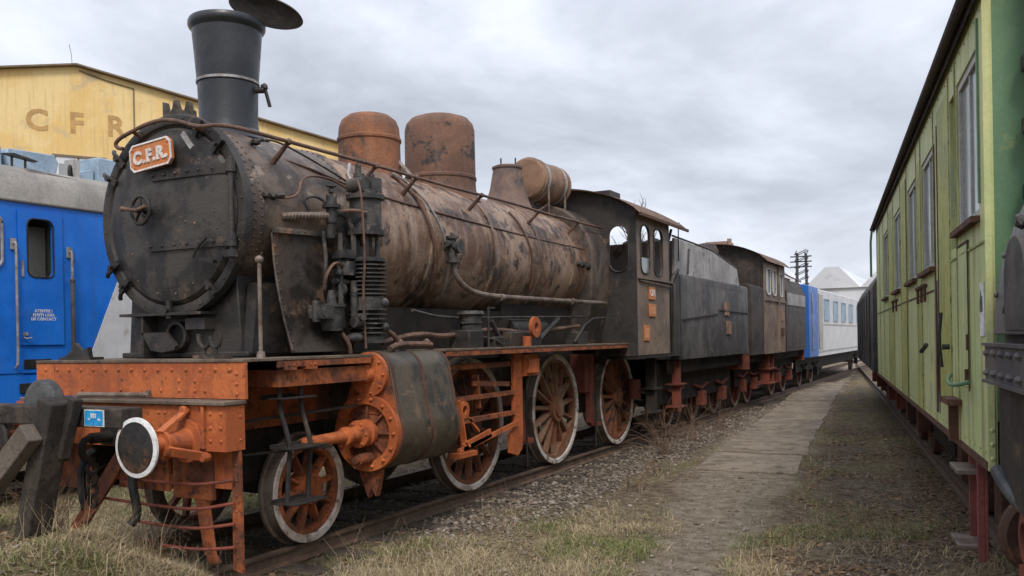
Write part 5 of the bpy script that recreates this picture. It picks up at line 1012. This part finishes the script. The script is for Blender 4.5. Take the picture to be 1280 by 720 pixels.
for k in range(60): mb.rivets([(-.0,5.6+.2*k,1.17)], (-1,0,0), .011, .009); mb.rivets([(-.0,5.6+.2*k,3.68)], (-1,0,0), .011, .009)
mb.build('panel_seam', 'green_dirty', gc)
# framed window drip strip
mb = MB(); mb.box(-.012,0,5.66,5.69,2.6,3.66); mb.build('window_strip', 'green_dark', gc)
# red gangway on the end wall with hinge blocks
mb = MB(); mb.box(.26,.32,5.25,5.535,1.3,4.1); mb.box(.32,2.5,5.25,5.30,3.95,4.1); mb.box(2.5,2.56,5.25,5.535,1.3,4.1); gwy = mb.build('gangway', 'rust_red', gc) if 'rust_red' in MATS else mb.build('gangway', 'red_oxide', gc)
for z in (3.32, 2.98, 2.62):
    mb = MB(); mb.box(.18,.28,5.40,5.50,z-.045,z+.045); mb.build('hinge_block', 'soot', gwy, bevel=.012)
# notice on the near corner
mb = MB(); mb.box(-.008,-.002,5.58,5.71,1.83,2.14); nt_ = mb.build('notice', 'paper', gc, 'white paper notice with a dark picture')
mb = MB(); mb.prism([(5.605,1.97), (5.685,1.97), (5.685,2.02), (5.665,2.10), (5.64,2.06), (5.61,2.06)], 'x', -.0115, -.008); mb.build('picture', 'paper_dark', nt_)
# steps
mb = MB(); mb.box(.03,.07,6.17,6.21,.40,1.07); mb.box(.03,.09,6.52,6.55,.40,1.07); mb.box(.07,.09,6.17,6.55,.42,1.07); stf = mb.build('entry_steps', 'step_red', gc, bevel=.004)
for z in (.96, .48):
    mb = MB(); mb.box(-.08,.12,6.22,6.60,z-.015,z+.015); mb.build('tread', 'steel_worn', stf, bevel=.004)
for y in (7.9, 10.1, 14.8, 16.8):
    for s_ in (-1, 1):
        mb = MB(); mb.lathe((1.42+s_*.68,y,.46), (s_,0,0), [(0,.46), (.02,.485), (.04,.46), (.13,.46), (.13,.40), (.09,.38), (.09,.14), (.15,.13), (.16,0)], 40); mb.build('wheel', 'rust_brown', gc)
for s_, xx in ((-1,.55), (1,2.28)):
    mb = MB(); mb.box(xx,xx+.05,7.2,10.8,.55,.85); mb.box(xx,xx+.05,14.1,17.4,.55,.85)
    for y in (7.9, 10.1, 14.8, 16.8): mb.box(xx-.14,xx+.05,y-.15,y+.15,.33,.66); mb.bar((xx-.05,y-.6,.78), (xx-.05,y,.66), .07, .05); mb.bar((xx-.05,y,.66), (xx-.05,y+.6,.78), .07, .05)
    mb.build('bogie', 'rust_brown', gc, bevel=.008)
mb = MB(); mb.box(.35,.43,5.6,CL,.86,1.065); mb.box(2.4,2.48,5.6,CL,.86,1.065); mb.box(.5,2.3,11.2,13.5,.4,.95); mb.box(.3,2.5,5.56,5.7,.85,1.33); mb.build('sole_bar', 'underframe', gc)
for xx in (.55, 2.29):
    mb = MB(); mb.cyl((xx,5.56,1.0), (xx,5.28,1.0), .09); mb.cyl((xx,5.28,1.0), (xx,5.24,1.0), .2, .19, 28); mb.build('buffer', 'rust_brown', gc)
mb = MB(); mb.box(-.006,0,5.56,17.6,1.07,1.12); mb.build('bottom_rust', 'rust_brown', gc)

# ================================================================== DARK RIVETED WAGON at the right edge
tw = thing('boiler_wagon', 'dark riveted round-sided rail vehicle at the right edge, coupled before the green coach', 'wagon', tuple(cf(.824+1.42, 4.0)), WY, off=(1.42, 4.0, 0))
BY0, BY1 = 3.3, 5.0
mb = MB(); prf = [(-.05,1.86), (-.05,1.95)]
ccx, ccz, rr_ = 1.42, 1.9, 1.42
n = 24; prf = []
for i in range(n+1):
    a = R(180*i/n); prf.append((ccx-1.47*math.cos(a)*1.0, 1.84+1.52*math.sin(a)**1.0*1.0))
mb.prism(prf, 'y', BY0, BY1)
for i in range(1, n):
    a = R(180*i/n); d = Vector((-math.cos(a), 0, math.sin(a))); mb.rivets([Vector((ccx-1.47*math.cos(a), BY1-.06, 1.84+1.52*math.sin(a))), Vector((ccx-1.47*math.cos(a), BY1-.9, 1.84+1.52*math.sin(a)))], d, .02, .018)
bl = mb.build('barrel', 'barrel_dark', tw, bevel=.01)
mb = MB(); mb.lathe((1.42,BY0,2.35), (0,-1,0), [(.0,.86), (.03,.86), (.04,.80), (.06,.78), (.10,.5), (.12,.2), (.125,0)], 64, caps=False); mb.rivets([(1.42+.83*math.cos(a), BY0-.03, 2.35+.83*math.sin(a)) for a in [2*math.pi*i/26 for i in range(26)]], (0,-1,0), .016, .014); dw_ = mb.build('end_door', 'door_soot', tw)
for z in (2.62, 2.08):
    mb = MB(); mb.bar((1.3,BY0-.13,z), (2.2,BY0-.07,z), .03, .09); mb.build('hinge_strap', 'soot', dw_)
mb = MB(); mb.box(.1,2.74,BY0-.08,BY0-.001,.62,1.08); mb.rivets([(.2+.2*i,BY0-.08,z) for i in range(13) for z in (.7,1.0)], (0,-1,0), .018, .015); mb.build('end_beam', 'red_oxide', tw)
for xx in (.55, 2.29):
    mb = MB(); mb.cyl((xx,BY0-.08,.95), (xx,BY0-.45,.95), .08); mb.cyl((xx,BY0-.45,.95), (xx,BY0-.50,.95), .21, .2, 28); mb.build('buffer', 'rust_brown', tw)
mb = MB(); arch = [(4.2,1.86), (4.66,1.86), (4.66,2.1)] + [(4.43+.23*math.cos(R(a)), 2.1+.18*math.sin(R(a))) for a in range(15, 166, 15)] + [(4.2,2.1)]
mb.prism([(u, v) for u, v in arch], 'x', -.055, .02); mb.build('arched_panel', 'tender_grey', bl)
mb = MB()
for y, z in ((4.62,2.36), (4.35,2.36), (4.72,1.96), (4.15,2.2), (4.15,1.98)): mb.cyl((-.02,y,z), (.10,y,z), .032, seg=8) if False else mb.ball((.02+(z-1.84)*.10-.055,y,z), .035, sub=1)
mb.build('bolt', 'soot', bl)
mb = MB(); mb.box(-.085,-.02,BY0,BY1+.03,1.60,1.80); mb.box(-.10,-.085,BY0,BY1+.03,1.60,1.615); mb.box(-.10,-.085,BY0,BY1+.03,1.785,1.80); mb.rivets([(-.085,BY1-.06-.20*i,z) for i in range(10) for z in (1.65,1.75)], (-1,0,0), .022, .024); mb.box(2.86,2.92,BY0,BY1,1.6,1.8); mb.build('riveted_band', 'barrel_dark', tw)
mb = MB(); mb.prism([(BY0,1.60), (BY1-.02,1.60), (BY1-.0,1.2), (BY1-.10,1.10), (BY0,.85)], 'x', -.03, .01); mb.box(.01,2.82,BY0,BY1-.1,1.1,1.598); mb.box(.0,2.84,BY0+.005,BY1-.01,1.6,1.838); mb.build('side_plate', 'soot', tw)
mb = MB(); mb.tube([(-.04,BY1-.0,1.15), (-.03,BY1-.2,1.09), (.02,BY1-.5,1.02), (.08,BY1-1.0,1.0)], .035, 10, 2); mb.build('air_pipe', 'grey_iron', tw)
mb = MB(); mb.lathe((.18,BY1+.04,.82), (-.25,1,0), [(0,.0), (0,.19), (.03,.21), (.06,.21), (.07,.05)], 32); mb.cyl((.18,BY1+.06,.82), (.20,BY1-.4,.86), .09); mb.build('buffer', 'rust_brown', tw)
mb = MB(); mb.ring((-.02,BY1-.5,.92), (1,0,0), .07, .115, .05, 24); mb.tube([(0,BY1-.5,.8), (.0,BY1-.55,.62), (.0,BY1-.75,.5)], .04, 8, 1); mb.build('shackle', 'red_oxide', tw)
mb = MB(); mb.box(.2,2.6,BY0,BY1-.2,.6,1.1)
for y in (3.9,):
    for xx, s_ in ((.72,-1), (2.12,1)): mb.lathe((xx,y,.45), (s_,0,0), [(0,.45), (.13,.45), (.14,.1)], 32)
mb.build('chassis', 'underframe', tw)

# ================================================================== DARK TENDER beyond the green coach
dt = thing('railway_wagon', 'dark weathered goods vehicle standing behind the far end of the green coach', 'wagon', tuple(cf(.824+1.5, 23)), WY, off=(0, 23, 0))
mb = MB(); mb.prism([(-1.55,1.1), (1.55,1.1), (1.55,2.75), (1.4,3.05), (-1.4,3.05), (-1.55,2.75)], 'y', 18.3, 29); mb.rivets([(-1.55,18.4+.3*i,z) for i in range(35) for z in (1.2,2.65)], (-1,0,0), .016, .014); mb.build('body', 'dark_brown_grey', dt) if 'dark_brown_grey' in MATS else mb.build('body', 'tender_grey', dt)
mb = MB()
for y in (19.5, 21, 22.5, 24, 25.5, 27): mb.box(-1.58,-1.55,y,y+.06,1.15,2.75)
mb.build('rib', 'tender_grey', dt)
mb = MB(); mb.lathe((0,29,2.55), (0,1,0), [(0,.8), (3.6,.8), (3.65,.7), (3.66,0)], 32); mb.lathe((0,31.6,3.2), (0,0,1), [(0,.22), (.6,.2), (.62,.26), (.66,.26)], 20); mb.build('boiler', 'soot', dt)
running_gear(dt, (19.6, 22.2, 27.5, 30.5), .46, 8, y0=18.4, y1=32.5, mat='red_oxide', frame_mat='red_oxide')

# ================================================================== BARE TREE behind the cab
def bare_tree(loc, h, seed, label, grp=None, rad=.09):
    rnd = random.Random(seed); t = thing('bare_tree', label, 'tree', loc, group=grp)
    tr_, br = MB(), MB(); tr_.tube([(0,0,-.2), (.05,0,h*.3), (.0,.05,h*.6), (.05,0,h)], [rad, rad*.9, rad*.7, rad*.4, rad*.3, rad*.15, rad*.1, rad*.1], 6, 1)
    def grow(p, d, L, r_, lev):
        q = [p]; dd = d.copy()
        for _ in range(3): dd = (dd + Vector((rnd.uniform(-.2,.2), rnd.uniform(-.2,.2), rnd.uniform(0,.2)))).normalized(); q.append(q[-1]+dd*L/3)
        br.tube(q, [r_, r_*.8, r_*.6, r_*.4], 4)
        if lev: 
            for k in range(4): grow(q[1+k % 3], (dd + Vector((rnd.uniform(-.9,.9), rnd.uniform(-.9,.9), rnd.uniform(0,.6)))).normalized(), L*.6, r_*.6, lev-1)
    for i in range(16):
        a = rnd.uniform(0, 6.28); z = h*rnd.uniform(.35, .97); grow(Vector((0,0,z)), Vector((math.cos(a), math.sin(a), rnd.uniform(.5,1.3))).normalized(), h*.22*(1.2-z/h*.6), rad*.35, 2)
    tr_.build('trunk', 'bark', t); br.build('crown', 'bark', t, smooth=False)
bare_tree((-11.6, 33, GZ), 6.4, 3, 'thin leafless tree rising behind the brown cab roof')

# ================================================================== SMALL GROUND DETAIL
def leafmat(name, cols, rough=.8):
    m = bpy.data.materials.new(name); m.use_nodes = True; t = m.node_tree; b = t.nodes['Principled BSDF']; b.inputs['Roughness'].default_value = rough; b.inputs['Specular IOR Level'].default_value = .15
    gi = t.nodes.new('ShaderNodeNewGeometry'); rp_ = t.nodes.new('ShaderNodeValToRGB'); t.links.new(gi.outputs['Random Per Island'], rp_.inputs[0]); el_ = rp_.color_ramp.elements
    for i, c in enumerate(cols):
        e_ = el_[i] if i < 2 else el_.new(.5)
        e_.position = i/(len(cols)-1) if i < 2 and len(cols) == 2 else e_.position; e_.color = (*c, 1)
    pos = [i/(len(cols)-1) for i in range(len(cols))]
    while len(el_): 
        if len(el_) == 1: break
        el_.remove(el_[0])
    el_[0].position = 0; el_[0].color = (*cols[0], 1)
    for p, c in zip(pos[1:], cols[1:]): e_ = el_.new(p); e_.color = (*c, 1)
    t.links.new(rp_.outputs[0], b.inputs['Base Color']); MATS[name] = m
leafmat('straw', [(.42,.335,.20), (.28,.215,.125), (.52,.43,.28), (.18,.13,.08), (.36,.31,.17)])
leafmat('green_blade', [(.08,.12,.03), (.14,.17,.05), (.20,.20,.075), (.10,.13,.04)])
leafmat('stone', [(.17,.14,.11), (.11,.085,.065), (.22,.185,.15), (.15,.11,.08), (.30,.26,.22), (.085,.065,.05)], .9)
leafmat('red_scrap', [(.55,.05,.06), (.6,.58,.58), (.45,.06,.08), (.3,.3,.32)])
leafmat('dead_leaf', [(.17,.105,.06), (.10,.065,.042), (.26,.175,.105), (.14,.09,.05)])
leafmat('weed_stem', [(.20,.13,.085), (.13,.08,.055), (.27,.19,.13)])
def visible(x, y, mx_=.35, my_=.25):
    d = Vector((x, y, GZ)) - Vector((0, 0, CAM_H)); c = d.dot(vv)
    if c < .5: return False
    u = d.dot(r2)/c*1093/640; v = (-d.dot(u2)/c*1093 + 428.05)/720
    return abs(u) < 1+mx_ and v < 1+my_
def px_density(x, y):                       # nearer ground gets more
    return 1/(1+max(0, y-4)*.18)
def blades(n, fn, ln, wd, flat, name, mat, label, cat):
    V, F = [], []
    k = 0; tries = 0
    while k < n and tries < n*40:
        tries += 1
        if random.random() < .6: y = random.uniform(4.0, 9.5); x = random.uniform(-9.5, 1.0)
        else: y = 3.2 + 17*random.random()**1.7; x = random.uniform(-11, 1.5)
        if not visible(x, y) or random.random() > fn(x, y): continue
        z = hgt(x, y); a = random.uniform(0, 6.28); L = random.uniform(*ln)*max(.35, 1+1.3*nz(x, y, 1.6, 1)); b = random.uniform(*flat)
        d = Vector((math.cos(a)*b, math.sin(a)*b, 1.05-b)).normalized(); s_ = Vector((-math.sin(a), math.cos(a), 0))*random.uniform(*wd)
        p0 = Vector((x, y, z-.005)); p1 = p0+d*L*.5+Vector((0,0,.0)); c_ = a+random.uniform(-.9,.9)
        p2 = p1+Vector((math.cos(c_)*b, math.sin(c_)*b, .55-b*.8)).normalized()*L*.5
        if p2.z < z+.005: p2.z = z+.008
        i = len(V); V += [p0-s_, p0+s_, p1-s_*.8, p1+s_*.8, p2]; F += [(i,i+1,i+3,i+2), (i+2,i+3,i+4)]; k += 1
    me = bpy.data.meshes.new(name); me.from_pydata(V, [], F); me.materials.append(MATS[mat]); o = bpy.data.objects.new(name, me); link(o)
    o['kind'] = 'stuff'; o['label'] = label; o['category'] = cat
def in_path(x, y):
    l, r = pathband(y); return l+.1 < x < r-.1
def f_straw(x, y):
    p, s_, g_ = zones(x, y); c = nz(x, y, 1.3, 21)*.9+.55
    l_, r__ = pathband(y); ed = max(0, 1-abs(x-l_-.05)/.35)*ss(-.2,.2,nz(x, y, 1.4, 62))
    return max(0, (g_*.95 + .10 - s_*.45 + .25*ss(-.1,.3,nz(x, y, 1.8, 63)))*(1-p*.97), ed*.7)*max(.08, min(1, c))*(1 if not (abs(x-XC) < .9 and y > 5.8) else .2)
def f_green(x, y):
    p, s_, g_ = zones(x, y); c = ss(.0, .22, nz(x, y, .8, 31)) 
    if x > pathband(y)[1]: c = ss(-.08, .2, nz(x, y, .7, 44)+.05*(2-min(2, x-pathband(y)[1])))
    l_, r__ = pathband(y); ed = max(0, 1-min(abs(x-l_), abs(x-r__))/.30)*ss(-.1,.25,nz(x, y, 1.6, 61))
    return max(0, (g_ - s_*.5)*(1-p), ed*.8)*max(c, ed)*(1 if abs(x-XC) > .9 or y < 6 else .2)
blades(120000, f_straw, (.05,.18), (.0012,.0032), (.55,1.0), 'dry_grass', 'straw', 'matted dry straw coloured grass along the foreground', 'grass')
blades(45000, f_green, (.03,.11), (.0015,.0035), (.3,.8), 'green_grass', 'green_blade', 'short patchy green grass among the dry grass', 'grass')
blades(3500, lambda x, y: f_straw(x, y)*ss(-.05,.3,nz(x, y, .9, 81)), (.18,.42), (.0012,.002), (.15,.6), 'tall_grass', 'straw', 'sparse taller dry grass stalks standing above the grass', 'grass')
def stones(n, fn, sz, name, mat, label, cat, flat=(.5,.9), ymax=26):
    V, F = [], []; k = tries = 0
    base = [(1,0,0), (-1,0,0), (0,1,0), (0,-1,0), (0,0,1), (0,0,-1), (.65,.65,.3), (-.6,.6,.3), (-.6,-.65,.35), (.62,-.6,.3)]
    fc = [(4,0,6), (4,6,2), (4,2,7), (4,7,1), (4,1,8), (4,8,3), (4,3,9), (4,9,0), (5,6,0), (5,2,6), (5,7,2), (5,1,7), (5,8,1), (5,3,8), (5,9,3), (5,0,9)]
    while k < n and tries < n*40:
        tries += 1
        y = 3.2 + (ymax-3.2)*random.random()**1.8; x = random.uniform(-9.5, 2.5)
        if not visible(x, y) or random.random() > fn(x, y): continue
        r_ = random.uniform(*sz)*(1 if random.random() > .06 else 1.8); z = hgt(x, y); M = Matrix.Rotation(random.uniform(0, 6.3), 3, 'Z') @ Matrix.Rotation(random.uniform(-.5,.5), 3, 'X'); i = len(V)
        sx, sy, sz_ = random.uniform(.7,1.3), random.uniform(.7,1.2), random.uniform(*flat)
        for b in base: V.append(Vector((x, y, z+r_*.15)) + M @ Vector((b[0]*sx*random.uniform(.75,1.15), b[1]*sy*random.uniform(.75,1.15), b[2]*sz_*random.uniform(.75,1.1)))*r_)
        F += [tuple(i+q for q in f) for f in fc]; k += 1
    me = bpy.data.meshes.new(name); me.from_pydata(V, [], F); me.materials.append(MATS[mat]); o = bpy.data.objects.new(name, me); link(o)
    o['kind'] = 'stuff'; o['label'] = label; o['category'] = cat
def f_ball(x, y):
    p, s_, g_ = zones(x, y); return min(1, s_)*1.0 + .015
def f_peb(x, y):
    p, s_, g_ = zones(x, y); r_ = pathband(y)[1]; return .22*p + .35*(x > r_ and nz(x, y, 1.2, 3) > -.1) + .1*(1-g_)
stones(15000, f_ball, (.011,.034), 'ballast', 'stone', 'loose grey brown ballast stones beside the left track', 'gravel')
stones(16000, f_peb, (.005,.016), 'gravel', 'stone', 'small pebbles scattered on the path and bare soil', 'gravel')
def f_leaf(x, y):
    r_ = pathband(y)[1]; return .9*(x > r_+.1)*ss(-.25, .15, nz(x, y, 1.0, 50)) + .12*(x < pathband(y)[0]-.2)*(y < 9)
stones(22000, f_leaf, (.010,.026), 'dead_leaves', 'dead_leaf', 'brown dead leaves and clods on the ground beside the green coach', 'leaves', flat=(.15,.5), ymax=20)
LT = MB()
for k in range(9):
    q = cf(.75+random.uniform(-.12,.12), 6.0+random.uniform(-.35,.5), 0); q.z = hgt(q.x, q.y)+.012
    LT.bar(q, q+Vector((random.uniform(-.05,.05), random.uniform(.02,.05), random.uniform(0,.012))), random.uniform(.02,.04), .003)
tag(LT.build('litter', 'red_scrap', None, smooth=False), 'small red and white paper scraps on the ground under the green coach end', 'litter'); bpy.data.objects['litter']['kind'] = 'stuff'
# dry weeds: tangles of thin stems
def weed(x, y, n, h, spread, label, seed):
    rnd = random.Random(seed); mb = MB(); hl = MB()
    for i in range(n):
        a = rnd.uniform(0, 6.28); L = h*rnd.uniform(.5, 1.15); b = rnd.uniform(.15, 1.0)*spread
        p = Vector((rnd.uniform(-.12,.12), rnd.uniform(-.12,.12), -.02)); q = [p]; d = Vector((math.cos(a)*b*.5, math.sin(a)*b*.5, 1)).normalized()
        for _ in range(5): d = (d + Vector((math.cos(a)*b*.35+rnd.uniform(-.15,.15), math.sin(a)*b*.35+rnd.uniform(-.15,.15), -.22*b))).normalized(); q.append(q[-1]+d*L/5)
        mb.tube(q, [.004, .0035, .003, .0025, .002, .0015], 3)
        for _ in range(3):
            s0 = q[rnd.choice((2,3,4))]; dd = (d+Vector((rnd.uniform(-1,1), rnd.uniform(-1,1), rnd.uniform(-.3,.8)))).normalized(); mb.tube([s0, s0+dd*L*.12, s0+(dd+Vector((0,0,-.4))).normalized()*L*.25], .0016, 3)
    o = mb.build('dry_weed', 'weed_stem', None, smooth=False); o.location = (x, y, hgt(x, y)); tag(o, label, 'weed')
weed(-4.7, 14.4, 46, 1.0, .9, 'largest tangle of dry brown weeds in front of the rear driving wheel', 1)
weed(-4.75, 16.3, 36, .9, .8, 'dry brown weeds growing by the front end of the grey tender', 2)
weed(-4.8, 18.6, 30, .7, .8, 'low dry weeds beside the middle of the grey tender', 3)
weed(-7.0, 4.75, 30, .8, .7, 'dry stems tangled behind the timber buffer stop post', 4)
weed(-5.9, 4.95, 22, .65, .8, 'dry stems growing under the orange buffer beam', 5)
weed(-3.95, 10.9, 16, .45, .7, 'thin reddish dry stems at the left edge of the dirt path', 6)
weed(-4.15, 12.2, 14, .35, .7, 'small dry weed on the gravel left of the path', 8)
S.render.film_transparent = False
